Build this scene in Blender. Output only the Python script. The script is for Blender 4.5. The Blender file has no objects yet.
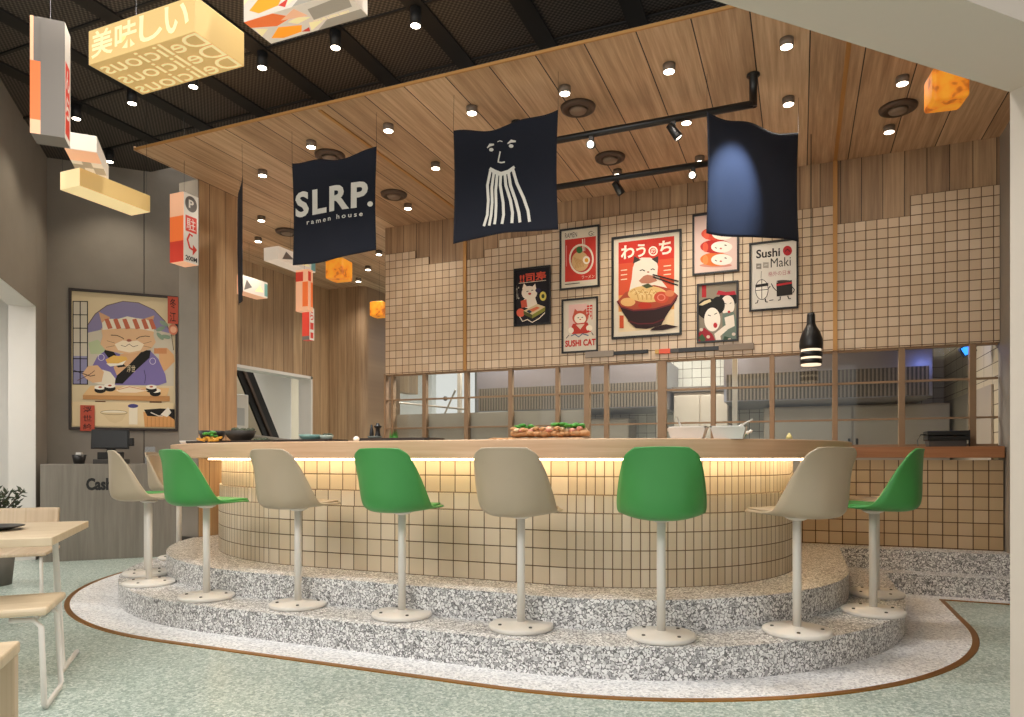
import bpy, bmesh, math, random
from mathutils import Vector, Matrix
R = random.Random(7)
PI = math.pi
SC = bpy.context.scene
COL = SC.collection

# ------------------------------------------------------------------ helpers
def lin(c):
    return c / 12.92 if c <= 0.04045 else ((c + 0.055) / 1.055) ** 2.4
def hexc(h):
    h = h.lstrip('#')
    return tuple(lin(int(h[i:i + 2], 16) / 255) for i in (0, 2, 4)) + (1.0,)

MATS = {}
def mat(name, col, rough=0.5, metal=0.0, emit=None, estr=0.0, noise=0.0, nscale=8.0, bump=0.0, bscale=60.0, sheen=0.0, spec=None, coat=0.0):
    if name in MATS: return MATS[name]
    m = bpy.data.materials.new(name); m.use_nodes = True
    nt = m.node_tree; b = nt.nodes['Principled BSDF']
    c = hexc(col) if isinstance(col, str) else col
    b.inputs['Base Color'].default_value = c
    b.inputs['Roughness'].default_value = rough
    b.inputs['Metallic'].default_value = metal
    if spec is not None: b.inputs['Specular IOR Level'].default_value = spec
    if sheen: b.inputs['Sheen Weight'].default_value = sheen
    if coat: b.inputs['Coat Weight'].default_value = coat
    tc = nt.nodes.new('ShaderNodeTexCoord')
    if noise:
        n = nt.nodes.new('ShaderNodeTexNoise'); n.inputs['Scale'].default_value = nscale; n.inputs['Detail'].default_value = 5
        nt.links.new(tc.outputs['Object'], n.inputs['Vector'])
        mx = nt.nodes.new('ShaderNodeMix'); mx.data_type = 'RGBA'
        mx.inputs['A'].default_value = tuple(x * (1 - noise) for x in c[:3]) + (1,)
        mx.inputs['B'].default_value = tuple(min(1, x * (1 + noise)) for x in c[:3]) + (1,)
        nt.links.new(n.outputs['Fac'], mx.inputs['Factor'])
        nt.links.new(mx.outputs['Result'], b.inputs['Base Color'])
    if bump:
        n2 = nt.nodes.new('ShaderNodeTexNoise'); n2.inputs['Scale'].default_value = bscale
        nt.links.new(tc.outputs['Object'], n2.inputs['Vector'])
        bp = nt.nodes.new('ShaderNodeBump'); bp.inputs['Strength'].default_value = bump; bp.inputs['Distance'].default_value = 0.01
        nt.links.new(n2.outputs['Fac'], bp.inputs['Height']); nt.links.new(bp.outputs['Normal'], b.inputs['Normal'])
    if emit:
        b.inputs['Emission Color'].default_value = hexc(emit) if isinstance(emit, str) else emit
        b.inputs['Emission Strength'].default_value = estr
    MATS[name] = m
    return m

class NT:
    """tiny node-graph builder"""
    def __init__(self, name):
        self.m = bpy.data.materials.new(name); self.m.use_nodes = True
        self.t = self.m.node_tree; self.b = self.t.nodes['Principled BSDF']
    def n(self, typ, **kw):
        nd = self.t.nodes.new(typ)
        for k, v in kw.items(): setattr(nd, k, v)
        return nd
    def l(self, a, b): self.t.links.new(a, b)
    def math(self, op, a, b=None, c=None):
        nd = self.n('ShaderNodeMath', operation=op)
        for i, x in enumerate((a, b, c)):
            if x is None: continue
            if hasattr(x, 'links'): self.l(x, nd.inputs[i])
            else: nd.inputs[i].default_value = x
        return nd.outputs[0]
    def mix(self, f, a, b, blend='MIX'):
        nd = self.n('ShaderNodeMix', data_type='RGBA', blend_type=blend)
        for k, x in (('Factor', f), ('A', a), ('B', b)):
            if hasattr(x, 'links'): self.l(x, nd.inputs[k])
            else: nd.inputs[k].default_value = x
        return nd.outputs['Result']
    def ramp(self, f, stops, interp='LINEAR'):
        nd = self.n('ShaderNodeValToRGB'); cr = nd.color_ramp; cr.interpolation = interp
        while len(cr.elements) < len(stops): cr.elements.new(0.5)
        for e, (p, c) in zip(cr.elements, stops):
            e.position = p; e.color = hexc(c) if isinstance(c, str) else c
        self.l(f, nd.inputs['Fac']); return nd.outputs['Color']
    def coord(self, which='Object'):
        return self.n('ShaderNodeTexCoord').outputs[which]
    def sep(self, v):
        s = self.n('ShaderNodeSeparateXYZ'); self.l(v, s.inputs[0]); return s.outputs
    def comb(self, x, y, z):
        nd = self.n('ShaderNodeCombineXYZ')
        for i, q in enumerate((x, y, z)):
            if hasattr(q, 'links'): self.l(q, nd.inputs[i])
            else: nd.inputs[i].default_value = q
        return nd.outputs[0]
    def noise(self, v, scale, detail=4, rough=0.55):
        nd = self.n('ShaderNodeTexNoise'); self.l(v, nd.inputs['Vector'])
        nd.inputs['Scale'].default_value = scale; nd.inputs['Detail'].default_value = detail; nd.inputs['Roughness'].default_value = rough
        return nd.outputs['Fac']
    def bump(self, h, strength, dist=0.01):
        nd = self.n('ShaderNodeBump'); nd.inputs['Strength'].default_value = strength; nd.inputs['Distance'].default_value = dist
        self.l(h, nd.inputs['Height']); self.l(nd.outputs[0], self.b.inputs['Normal'])

def wood_mat(name, across, along, width, c_dark, c_mid, c_light, seam=0.012, rough=0.5, off=0.0, seamcol='#2a1a10', grain=1.0):
    g = NT(name); s = g.sep(g.coord())
    a = s[across]; al = s[along]
    u = g.math('DIVIDE', g.math('ADD', a, off + 50 * width), width)
    idx = g.math('FLOOR', u); fr = g.math('FRACT', u)
    wn = g.n('ShaderNodeTexWhiteNoise', noise_dimensions='1D'); g.l(idx, wn.inputs['W'])
    r = wn.outputs['Value']
    v = g.comb(g.math('MULTIPLY', a, 26.0 * grain), g.math('ADD', g.math('MULTIPLY', al, 1.1), g.math('MULTIPLY', r, 37.0)), g.math('MULTIPLY', r, 91.0))
    gr = g.noise(v, 1.0, 6, 0.62)
    v2 = g.comb(g.math('MULTIPLY', a, 90.0 * grain), g.math('MULTIPLY', al, 2.5), g.math('MULTIPLY', r, 11.0))
    g2 = g.noise(v2, 1.0, 3, 0.6)
    f = g.math('ADD', g.math('MULTIPLY', gr, 0.62), g.math('ADD', g.math('MULTIPLY', g2, 0.22), g.math('MULTIPLY', r, 0.20)))
    col = g.ramp(f, [(0.30, c_dark), (0.52, c_mid), (0.72, c_light)])
    if seam > 0:
        e = g.math('MINIMUM', fr, g.math('SUBTRACT', 1.0, fr))
        mk = g.math('LESS_THAN', e, seam)
        col = g.mix(mk, col, hexc(seamcol))
        g.bump(g.math('SUBTRACT', 1.0, mk), 0.5, 0.004)
    g.l(col, g.b.inputs['Base Color']); g.b.inputs['Roughness'].default_value = rough
    return g.m

def terrazzo_mat(name, matrix, chips, scale, chipfrac=0.75, edge=0.07, rough=0.35, fine=None):
    g = NT(name); v = g.coord()
    def vor(scale, feat):
        nd = g.n('ShaderNodeTexVoronoi', feature=feat); g.l(v, nd.inputs['Vector']); nd.inputs['Scale'].default_value = scale
        return nd
    base = hexc(matrix)
    vf = vor(scale * 2.7, 'F1'); sf = g.sep(vf.outputs['Color'])
    finec = g.ramp(sf[0], [(0.0, matrix), (0.45, fine or matrix), (0.75, chips[0])], 'CONSTANT')
    vc = vor(scale, 'F1'); sc = g.sep(vc.outputs['Color'])
    de = vor(scale, 'DISTANCE_TO_EDGE').outputs['Distance']
    n = len(chips)
    cc = g.ramp(sc[0], [(i / n, c) for i, c in enumerate(chips)], 'CONSTANT')
    mk = g.math('MULTIPLY', g.math('GREATER_THAN', de, edge), g.math('LESS_THAN', sc[1], chipfrac))
    col = g.mix(mk, finec, cc)
    g.l(col, g.b.inputs['Base Color']); g.b.inputs['Roughness'].default_value = rough
    return g.m

def tile_mat(name, su, sv, cols, grout, gw=0.006, mode='uv', ou=0.0, ov=0.0, rough=0.35, axes=(0, 2)):
    g = NT(name); s = g.sep(g.coord('UV' if mode == 'uv' else 'Object'))
    a, b = (s[0], s[1]) if mode == 'uv' else (s[axes[0]], s[axes[1]])
    u = g.math('DIVIDE', g.math('ADD', a, 100 * su - ou), su); w = g.math('DIVIDE', g.math('ADD', b, 100 * sv - ov), sv)
    fu = g.math('FRACT', u); fv = g.math('FRACT', w)
    eu = g.math('MULTIPLY', g.math('MINIMUM', fu, g.math('SUBTRACT', 1.0, fu)), su)
    ev = g.math('MULTIPLY', g.math('MINIMUM', fv, g.math('SUBTRACT', 1.0, fv)), sv)
    e = g.math('MINIMUM', eu, ev)
    mk = g.math('LESS_THAN', e, gw / 2)
    wn = g.n('ShaderNodeTexWhiteNoise', noise_dimensions='2D')
    g.l(g.comb(g.math('FLOOR', u), g.math('FLOOR', w), 0.0), wn.inputs['Vector'])
    tc = g.ramp(wn.outputs['Value'], [(0.0, cols[0]), (0.5, cols[1]), (1.0, cols[2])])
    col = g.mix(mk, tc, hexc(grout))
    g.l(col, g.b.inputs['Base Color'])
    g.l(g.math('ADD', rough, g.math('MULTIPLY', mk, 0.4)), g.b.inputs['Roughness'])
    h = g.math('MINIMUM', g.math('DIVIDE', e, gw), 1.0)
    g.bump(h, 0.6, 0.004)
    return g.m

class MB:
    """collects shapes (with a material each) and links them as ONE mesh object"""
    def __init__(s): s.v = []; s.f = []; s.m = []; s.s = []; s.uv = {}
    def add(s, vs, fs, m, smooth=False, M=None):
        o = len(s.v)
        s.v += [tuple(M @ Vector(p)) if M else tuple(p) for p in vs]
        for f in fs: s.f.append([i + o for i in f]); s.m.append(m); s.s.append(smooth)
        return s
    def box(s, x0, x1, y0, y1, z0, z1, m, M=None):
        vs = [(x, y, z) for z in (z0, z1) for y in (y0, y1) for x in (x0, x1)]
        return s.add(vs, [(0, 2, 3, 1), (4, 5, 7, 6), (0, 1, 5, 4), (2, 6, 7, 3), (0, 4, 6, 2), (1, 3, 7, 5)], m, False, M)
    def cbox(s, c, d, m, rz=0.0, rx=0.0, ry=0.0):
        M = Matrix.Translation(c) @ Matrix.Rotation(rz, 4, 'Z') @ Matrix.Rotation(rx, 4, 'X') @ Matrix.Rotation(ry, 4, 'Y')
        return s.box(-d[0] / 2, d[0] / 2, -d[1] / 2, d[1] / 2, -d[2] / 2, d[2] / 2, m, M)
    def prism(s, poly, z0, z1, m, M=None, smooth=False):
        n = len(poly)
        vs = [(x, y, z0) for x, y in poly] + [(x, y, z1) for x, y in poly]
        s.add(vs, [tuple(range(n))[::-1], tuple(range(n, 2 * n))], m, False, M)
        return s.add(vs, [(i, (i + 1) % n, n + (i + 1) % n, n + i) for i in range(n)], m, smooth, M)
    def lathe(s, prof, m, c=(0, 0, 0), n=24, M=None, smooth=True):
        vs = []; fs = []
        for r, z in prof:
            for k in range(n):
                a = 2 * PI * k / n; vs.append((c[0] + r * math.cos(a), c[1] + r * math.sin(a), c[2] + z))
        for j in range(len(prof) - 1):
            for k in range(n):
                fs.append((j * n + k, j * n + (k + 1) % n, (j + 1) * n + (k + 1) % n, (j + 1) * n + k))
        if prof[0][0] > 1e-6: fs.append(tuple(range(n))[::-1])
        if prof[-1][0] > 1e-6: fs.append(tuple((len(prof) - 1) * n + k for k in range(n)))
        return s.add(vs, fs, m, smooth, M)
    def tube(s, path, r, m, n=8, smooth=True):
        P = [Vector(p) for p in path]; vs = []; fs = []
        for i, p in enumerate(P):
            t = (P[min(i + 1, len(P) - 1)] - P[max(i - 1, 0)]).normalized()
            up = Vector((0, 0, 1)) if abs(t.z) < 0.9 else Vector((1, 0, 0))
            a = t.cross(up).normalized(); b = t.cross(a).normalized()
            rr = r[i] if isinstance(r, (list, tuple)) else r
            for k in range(n):
                q = p + (a * math.cos(2 * PI * k / n) + b * math.sin(2 * PI * k / n)) * rr
                vs.append(tuple(q))
        for i in range(len(P) - 1):
            for k in range(n): fs.append((i * n + k, i * n + (k + 1) % n, (i + 1) * n + (k + 1) % n, (i + 1) * n + k))
        fs.append(tuple(range(n))); fs.append(tuple((len(P) - 1) * n + k for k in range(n))[::-1])
        return s.add(vs, fs, m, smooth)
    def ball(s, c, r, m, nu=14, nv=9, squash=(1, 1, 1), jitter=0.0):
        vs = [(c[0], c[1], c[2] - r * squash[2])]; fs = []
        for j in range(1, nv):
            for i in range(nu):
                a = PI * j / nv; b = 2 * PI * i / nu; q = 1 + R.uniform(-jitter, jitter)
                vs.append((c[0] + q * r * squash[0] * math.sin(a) * math.cos(b), c[1] + q * r * squash[1] * math.sin(a) * math.sin(b), c[2] - q * r * squash[2] * math.cos(a)))
        vs.append((c[0], c[1], c[2] + r * squash[2]))
        for i in range(nu): fs.append((0, 1 + (i + 1) % nu, 1 + i))
        for j in range(nv - 2):
            for i in range(nu):
                a = 1 + j * nu; fs.append((a + i, a + (i + 1) % nu, a + nu + (i + 1) % nu, a + nu + i))
        a = 1 + (nv - 2) * nu
        for i in range(nu): fs.append((a + i, a + (i + 1) % nu, len(vs) - 1))
        return s.add(vs, fs, m, True)
    def grid(s, fn, nu, nv, m, smooth=True):
        vs = [fn(i / nu, j / nv) for j in range(nv + 1) for i in range(nu + 1)]
        fs = [(j * (nu + 1) + i, j * (nu + 1) + i + 1, (j + 1) * (nu + 1) + i + 1, (j + 1) * (nu + 1) + i) for j in range(nv) for i in range(nu)]
        return s.add(vs, fs, m, smooth)
    def build(s, name, parent=None, bevel=0.0, solid=0.0, subsurf=0, soff=-1.0):
        me = bpy.data.meshes.new(name); me.from_pydata(s.v, [], s.f)
        ms = []
        for m in s.m:
            if m not in ms: ms.append(m)
        for m in ms: me.materials.append(m)
        ix = {m: i for i, m in enumerate(ms)}
        me.polygons.foreach_set('material_index', [ix[m] for m in s.m])
        me.polygons.foreach_set('use_smooth', s.s)
        if s.uv:
            ul = me.uv_layers.new(name='uv')
            for p in me.polygons:
                if p.index in s.uv:
                    for li, q in zip(p.loop_indices, s.uv[p.index]): ul.data[li].uv = q
        me.validate(); me.update()
        o = bpy.data.objects.new(name, me); COL.objects.link(o)
        if parent: o.parent = parent
        if solid:
            md = o.modifiers.new('solid', 'SOLIDIFY'); md.thickness = solid; md.offset = soff
        if bevel:
            md = o.modifiers.new('bevel', 'BEVEL'); md.width = bevel; md.segments = 2; md.limit_method = 'ANGLE'; md.angle_limit = 0.7
        if subsurf:
            md = o.modifiers.new('sub', 'SUBSURF'); md.levels = subsurf; md.render_levels = subsurf
        return o

def tag(o, label, cat, group=None, kind=None):
    o['label'] = label; o['category'] = cat
    if group: o['group'] = group
    if kind: o['kind'] = kind
    return o
def thing(name, label, cat, loc=(0, 0, 0), rz=0.0, group=None):
    o = bpy.data.objects.new(name, None); COL.objects.link(o)
    o.location = loc; o.rotation_euler = (0, 0, rz); o.empty_display_size = 0.1
    return tag(o, label, cat, group)
def struct(o, label=None):
    o['kind'] = 'structure'
    if label: o['label'] = label
    return o
def dup(o, loc, rz, label, group=None):
    r = o.copy(); COL.objects.link(r); r.location = loc; r.rotation_euler = (0, 0, rz); r['label'] = label
    if group: r['group'] = group
    for ch in list(o.children):
        c = ch.copy(); COL.objects.link(c); c.parent = r
        for g in list(ch.children):
            d = g.copy(); COL.objects.link(d); d.parent = c
    return r

# ---- flat pictures (posters, signs, prints): layers a fraction of a millimetre apart
_txt = {}
def text_geo(body, bold=0.0, shear=0.0, spacing=1.0):
    k = (body, bold, shear, spacing)
    if k in _txt: return _txt[k]
    cu = bpy.data.curves.new('lettering', 'FONT'); cu.body = body; cu.size = 1.0
    cu.offset = bold; cu.shear = shear; cu.space_character = spacing; cu.resolution_u = 3; cu.fill_mode = 'FRONT'
    ob = bpy.data.objects.new('lettering', cu)
    me = bpy.data.meshes.new_from_object(ob)
    vs = [(v.co.x, v.co.y) for v in me.vertices]; fs = [tuple(p.vertices) for p in me.polygons]
    bpy.data.meshes.remove(me); bpy.data.objects.remove(ob); bpy.data.curves.remove(cu)
    x0 = min(v[0] for v in vs); x1 = max(v[0] for v in vs); y0 = min(v[1] for v in vs); y1 = max(v[1] for v in vs)
    vs = [((x - x0) / (x1 - x0), (y - y0) / (y1 - y0)) for x, y in vs]
    _txt[k] = (vs, fs, (x1 - x0) / (y1 - y0)); return _txt[k]

class Art:
    """w x h picture standing in the local xz plane (origin bottom left), facing -y"""
    def __init__(s, w, h, quad=None, y0=0.0, step=0.00016):
        s.mb = MB(); s.w = w; s.h = h; s.q = quad; s.k = 0; s.y0 = y0; s.step = step; s.warp = None
    def P(s, p):
        if not s.q: return p[0] * s.w, p[1] * s.h
        tl, tr, bl, br = s.q
        a = (p[0] - tl[0]) / (tr[0] - tl[0]); t = tl[1] + (tr[1] - tl[1]) * a; b = bl[1] + (br[1] - bl[1]) * a
        a = min(1, max(0, a)); vv = min(1, max(0, (p[1] - t) / (b - t)))
        return a * s.w, (1 - vv) * s.h
    def _y(s): s.k += 1; return s.y0 - s.k * s.step
    def raw(s, pts, fs, m):
        y = s._y(); vs = [(x, y + (s.warp(x, z) if s.warp else 0), z) for x, z in pts]
        s.mb.add(vs, fs, m)
    def poly(s, pts, m): 
        q = [s.P(p) for p in pts]
        # ear-safe: let blender tessellate the n-gon
        a = sum(q[i][0] * q[(i + 1) % len(q)][1] - q[(i + 1) % len(q)][0] * q[i][1] for i in range(len(q)))
        if a < 0: q = q[::-1]
        s.raw(q, [tuple(range(len(q)))], m)
    def rect(s, x0, y0, x1, y1, m): s.poly([(x0, y0), (x1, y0), (x1, y1), (x0, y1)], m)
    def ell(s, cx, cy, rx, ry, m, a0=0.0, a1=2 * PI, rot=0.0, n=28):
        s.poly([(cx + rx * math.cos(t) * math.cos(rot) - ry * math.sin(t) * math.sin(rot), cy + rx * math.cos(t) * math.sin(rot) + ry * math.sin(t) * math.cos(rot)) for t in (a0 + (a1 - a0) * i / n for i in range(n + (0 if a1 - a0 > 6.2 else 1)))], m)
    def line(s, pts, wd, m):
        q = [Vector(s.P(p)) for p in pts]; L = []; Rr = []
        for i, p in enumerate(q):
            t = q[min(i + 1, len(q) - 1)] - q[max(i - 1, 0)]
            t = t.normalized() if t.length > 0 else Vector((1, 0)); n = Vector((-t.y, t.x)) * (wd[i] if isinstance(wd, list) else wd) / 2
            L.append(p + n); Rr.append(p - n)
        n = len(q); s.raw([tuple(p) for p in L + Rr], [(n + i, n + i + 1, i + 1, i) for i in range(n - 1)], m)
    def ring(s, cx, cy, rx, ry, wd, m, n=28):
        s.line([(cx + rx * math.cos(2 * PI * i / n), cy + ry * math.sin(2 * PI * i / n)) for i in range(n + 1)], wd, m)
    def text(s, body, x0, y0, x1, y1, m, bold=0.0, shear=0.0, spacing=1.0, flip=False):
        """fit the text into the box whose lower-left / upper-right corners are given (picture coordinates)"""
        A = Vector(s.P((x0, y0))); B = Vector((s.P((x1, y0))[0], A.y)); Cc = Vector((A.x, s.P((x0, y1))[1]))
        vs, fs, asp = text_geo(body, bold, shear, spacing)
        pts = [tuple(A + (B - A) * ((1 - u) if flip else u) + (Cc - A) * v) for u, v in vs]
        s.raw(pts, fs, m)
    def build(s, name, parent=None): return s.mb.build(name, parent)

# ------------------------------------------------------------------ materials
M_floor = terrazzo_mat('mint terrazzo', '#a9b8b0', ['#c6d1c9', '#98aaa2', '#b2c1b9', '#879b93', '#d4dbd5'], 72, 0.85, 0.06, 0.32, '#8fa199')
M_ring = terrazzo_mat('white terrazzo', '#e2e2e4', ['#f0f0f1', '#e4e4e6', '#b9b9bd', '#f6f6f6', '#d0d0d3'], 80, 0.85, 0.05, 0.4, '#d2d0ce')
M_step = terrazzo_mat('grey terrazzo', '#696868', ['#ecebea', '#dddcdb', '#c9c8c8', '#f2f1f0', '#e2e1e0', '#a3a2a2'], 52, 0.92, 0.11, 0.4, '#a5a4a4')
M_brass = mat('brass', '#b07a35', 0.35, 0.9)
M_brass2 = mat('satin brass strip', '#b98a50', 0.45, 0.4)
M_oakceil = wood_mat('ceiling planks', 0, 1, 0.34, '#8f7155', '#bf9f7e', '#dec3a2', 0.012, 0.55, off=0.28)
M_oakwall = wood_mat('wall planks', 0, 2, 0.17, '#80664e', '#a38666', '#c0a37f', 0.016, 0.55)
M_oakwall_y = wood_mat('side wall planks', 1, 2, 0.21, '#856a50', '#aa8c6a', '#c5a882', 0.014, 0.55, off=.07)
M_oaktop = wood_mat('counter oak', 2, 0, 5.0, '#b49070', '#cba684', '#d9b897', 0.0, 0.4)
M_oaktop_red = wood_mat('reddish counter oak', 2, 0, 5.0, '#8a5a38', '#a06a44', '#b27c54', 0.0, 0.4)
M_ash = wood_mat('pale ash', 1, 0, 5.0, '#b39c7e', '#c6b192', '#d6c4a8', 0.0, 0.5)
M_ash2 = wood_mat('pale ash seat', 0, 1, 5.0, '#b0967a', '#c4ad90', '#d3bfa4', 0.0, 0.5)
CREAM = ('#cdb594', '#c5ab88', '#d6c2a4')
M_tile_bar = tile_mat('bar tiles', 0.109, 0.109, ('#d5c6ad', '#ccbba0', '#ddd0bb'), '#5b452b', 0.0065, 'uv', 0, 0.334)
M_tile_bar_n = tile_mat('narrow bar tiles', 0.0545, 0.109, ('#d5c6ad', '#cebea4', '#ddd0bb'), '#6b543a', 0.0055, 'uv', 0, 0.334)
M_tile_back = tile_mat('back counter tiles', 0.109, 0.109, ('#bfa784', '#b59b78', '#c7b192'), '#54391c', 0.0075, 'obj', 0.02, 0.334)
M_tile_wall = tile_mat('wall tiles', 0.0872, 0.0872, ('#ceb79a', '#c5ad8f', '#d5c1a6'), '#5d4126', 0.0065, 'obj', 0.02, 2.085)
M_tile_kit = tile_mat('kitchen tiles', 0.12, 0.12, ('#d6d2c8', '#cecabf', '#dcd8ce'), '#6a6258', 0.006, 'obj', 0, 0)
M_tile_kit_s = tile_mat('kitchen side tiles', 0.3, 0.12, ('#cfc0a2', '#cbbb9c', '#d4c7aa'), '#6a5a48', 0.007, 'obj', 0, 0, axes=(1, 2))
M_conc = mat('grey concrete', '#8b8379', 0.75, noise=0.16, nscale=3.5, bump=0.12, bscale=25)
M_conc_l = mat('pale concrete', '#928a7f', 0.75, noise=0.14, nscale=2.6, bump=0.1, bscale=22)
M_portal = mat('portal plaster', '#cfc3b6', 0.7, noise=0.03, nscale=2, bump=0.04, bscale=40)
M_white = mat('white paint', '#dedad4', 0.6, noise=0.02)
M_whitem = mat('white steel', '#dcd7cf', 0.35, noise=0.02, nscale=20)
M_black = mat('black metal', '#0d0c0c', 0.4)
M_blackm = mat('black matt', '#141313', 0.6)
M_screen = mat('black glass', '#050506', 0.35)
M_steel = mat('stainless steel', '#b6ab9d', 0.42, 0.5, noise=0.05, nscale=3)
M_steel_d = mat('brushed grey panel', '#aea08f', 0.5, 0.12, noise=0.05, nscale=3)
M_frame = mat('bronze window frame', '#8f7458', 0.5, 0.2, noise=0.06, nscale=12)
M_green = mat('green shell', '#3f8f46', 0.38, noise=0.04, nscale=6)
M_green2 = mat('green pad', '#46974c', 0.6, noise=0.05, nscale=40)
M_beige = mat('beige shell', '#ac9d86', 0.42, noise=0.03, nscale=6)
M_beige2 = mat('beige pad', '#a89982', 0.6, noise=0.05, nscale=40)
M_navy = mat('navy cloth', '#090f1f', 0.9, noise=0.1, nscale=30, bump=0.15, bscale=400)
M_print = mat('white print', '#d8d5cc', 0.85)
M_cash = wood_mat('grey washed oak', 0, 2, 7.0, '#6e685f', '#7d766c', '#8b857b', 0.0, 0.6, off=2, grain=0.7)
M_led = mat('warm led', '#ffe9c4', 0.5, emit='#ffe3b4', estr=13.0)
M_lens = mat('lamp lens', '#ffffff', 0.5, emit='#fff0d8', estr=14.0)
M_leaf = mat('dark leaf', '#39432c', 0.55, noise=0.3, nscale=9)
M_leaf_f = mat('fresh leaf', '#3f8a2e', 0.5, noise=0.25, nscale=30)
M_bowl = mat('black bowl', '#1a1918', 0.4)
M_tray = mat('dark tray', '#2a2320', 0.45)
M_teal = mat('teal glaze', '#6f938d', 0.3, noise=0.08, nscale=12)
M_stalk = mat('bark', '#4b3a2a', 0.8)

def glass(name, tint=(0.92, 0.95, 0.95), refl=0.10):
    m = bpy.data.materials.new(name); m.use_nodes = True; nt = m.node_tree
    nt.nodes.remove(nt.nodes['Principled BSDF'])
    t = nt.nodes.new('ShaderNodeBsdfTransparent'); t.inputs[0].default_value = (*tint, 1)
    gl = nt.nodes.new('ShaderNodeBsdfGlossy'); gl.inputs['Roughness'].default_value = 0.04
    mx = nt.nodes.new('ShaderNodeMixShader'); mx.inputs[0].default_value = refl
    nt.links.new(t.outputs[0], mx.inputs[1]); nt.links.new(gl.outputs[0], mx.inputs[2])
    nt.links.new(mx.outputs[0], nt.nodes['Material Output'].inputs[0]); return m
M_glass = glass('window glass', refl=0.04)
M_acryl = glass('clear acrylic', (0.8, 0.82, 0.82), 0.15)

def mesh_ceiling_mat():
    g = NT('perforated dark panel'); s = g.sep(g.coord())
    a = g.math('SINE', g.math('MULTIPLY', g.math('ADD', s[0], s[1]), 150.0)); b = g.math('SINE', g.math('MULTIPLY', g.math('SUBTRACT', s[0], s[1]), 150.0))
    f = g.math('ADD', g.math('MULTIPLY', g.math('ADD', a, b), 0.25), 0.5)
    n = g.noise(g.coord(), 0.9, 3)
    col = g.ramp(f, [(0.25, '#1d1a18'), (0.6, '#524c46'), (0.9, '#736b62')])
    col2 = g.mix(g.math('MULTIPLY', n, .6), col, hexc('#2a2420'))
    g.l(col2, g.b.inputs['Base Color']); g.b.inputs['Roughness'].default_value = 0.6; return g.m
M_mesh = mesh_ceiling_mat()
M_baffle_g = NT('hood baffles')
_s = M_baffle_g.sep(M_baffle_g.coord()); _f = M_baffle_g.math('FRACT', M_baffle_g.math('MULTIPLY', M_baffle_g.math('ADD', _s[0], 20.0), 27.0))
M_baffle_g.l(M_baffle_g.ramp(_f, [(0.0, '#2b2621'), (0.45, '#4a423a'), (0.55, '#857a6c'), (0.9, '#6b6155')]), M_baffle_g.b.inputs['Base Color'])
M_baffle_g.b.inputs['Roughness'].default_value = 0.45; M_baffle_g.b.inputs['Metallic'].default_value = 0.5
M_baffle = M_baffle_g.m

S2 = math.sqrt(0.5)
def diag(a, b, z=0.0):                    # the rotated 45-degree grid of the entrance
    return (S2 * (a - b), S2 * (a + b), z)

# ------------------------------------------------------------------ setting: floor, platform
mb = MB(); mb.box(-12, 6, -3, 16, -0.12, 0.0, M_floor); struct(mb.build('floor'))

CXL, CYL, CXR, CYR = -3.25, 5.87, -1.38, 5.31
def outline(yf, yb, dxr=0.0, n=40, xmin=-9.0, cxl=CXL, rl=None):
    rl = rl or CYL - yf; rr = CYR - yf; p = []
    p.append((CXR + rr + dxr, yb))
    for i in range(n + 1):
        a = -PI / 2 * i / n; p.append((CXR + (rr + dxr) * math.cos(a), CYR + rr * math.sin(a)))
    for i in range(n + 1):
        a = -PI / 2 - PI / 2 * i / n; p.append((cxl + rl * math.cos(a), yf + rl + rl * math.sin(a)))
    p.append((cxl - rl, yb)); return [(max(x, xmin), y) for x, y in p]      # clockwise from the back right
def ell_outline(yf, yb, xr, ybr, dxr=0.0, cxl=CXL, rl=None):
    o = outline(yf, yb, dxr, cxl=cxl, rl=rl); x = o[0][0]
    return [(xr, yb), (xr, ybr), (x, ybr)] + o[1:]
def plate(name, poly, z0, z1, m, bevel=0.0):
    mb = MB(); mb.prism(poly[::-1], z0, z1, m); return mb.build(name, bevel=bevel)
WALLX = 1.55
struct(plate('floor_inlay', ell_outline(3.04, 6.75, WALLX, 6.24, 0.12, -3.55, 2.63), -0.02, 0.004, M_ring), 'white terrazzo inlay around the bar steps')
o = ell_outline(3.04, 6.75, WALLX, 6.24, 0.12, -3.55, 2.63)
edge = o[1:-1]
mb = MB(); nn = len(edge); vs = []
for i, p in enumerate(edge):
    t = Vector(edge[min(i + 1, nn - 1)]) - Vector(edge[max(i - 1, 0)]); t.normalize(); n_ = Vector((t.y, -t.x))
    for w in (-0.016, 0.02): q = Vector(p) - n_ * w; vs += [(q.x, q.y, -0.01), (q.x, q.y, 0.006)]
fs = []
for i in range(nn - 1):
    a = 4 * i; b = a + 4
    fs += [(a + 1, a + 3, b + 3, b + 1), (a, a + 1, b + 1, b), (a + 3, a + 2, b + 2, b + 3)]
mb.add(vs, fs, M_brass); struct(mb.build('trim_1'), 'brass edging strip around the white inlay')
struct(plate('lower_step', ell_outline(3.29, 6.75, WALLX, 6.38, 0, -3.45, 2.27), 0.0, 0.167, M_step, 0.006), 'lower grey terrazzo step around the bar')
struct(plate('upper_step', ell_outline(3.62, 6.95, WALLX, 6.57, 0, -3.32, 2.27), 0.0, 0.334, M_step, 0.006), 'upper grey terrazzo step under the bar')

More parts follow.
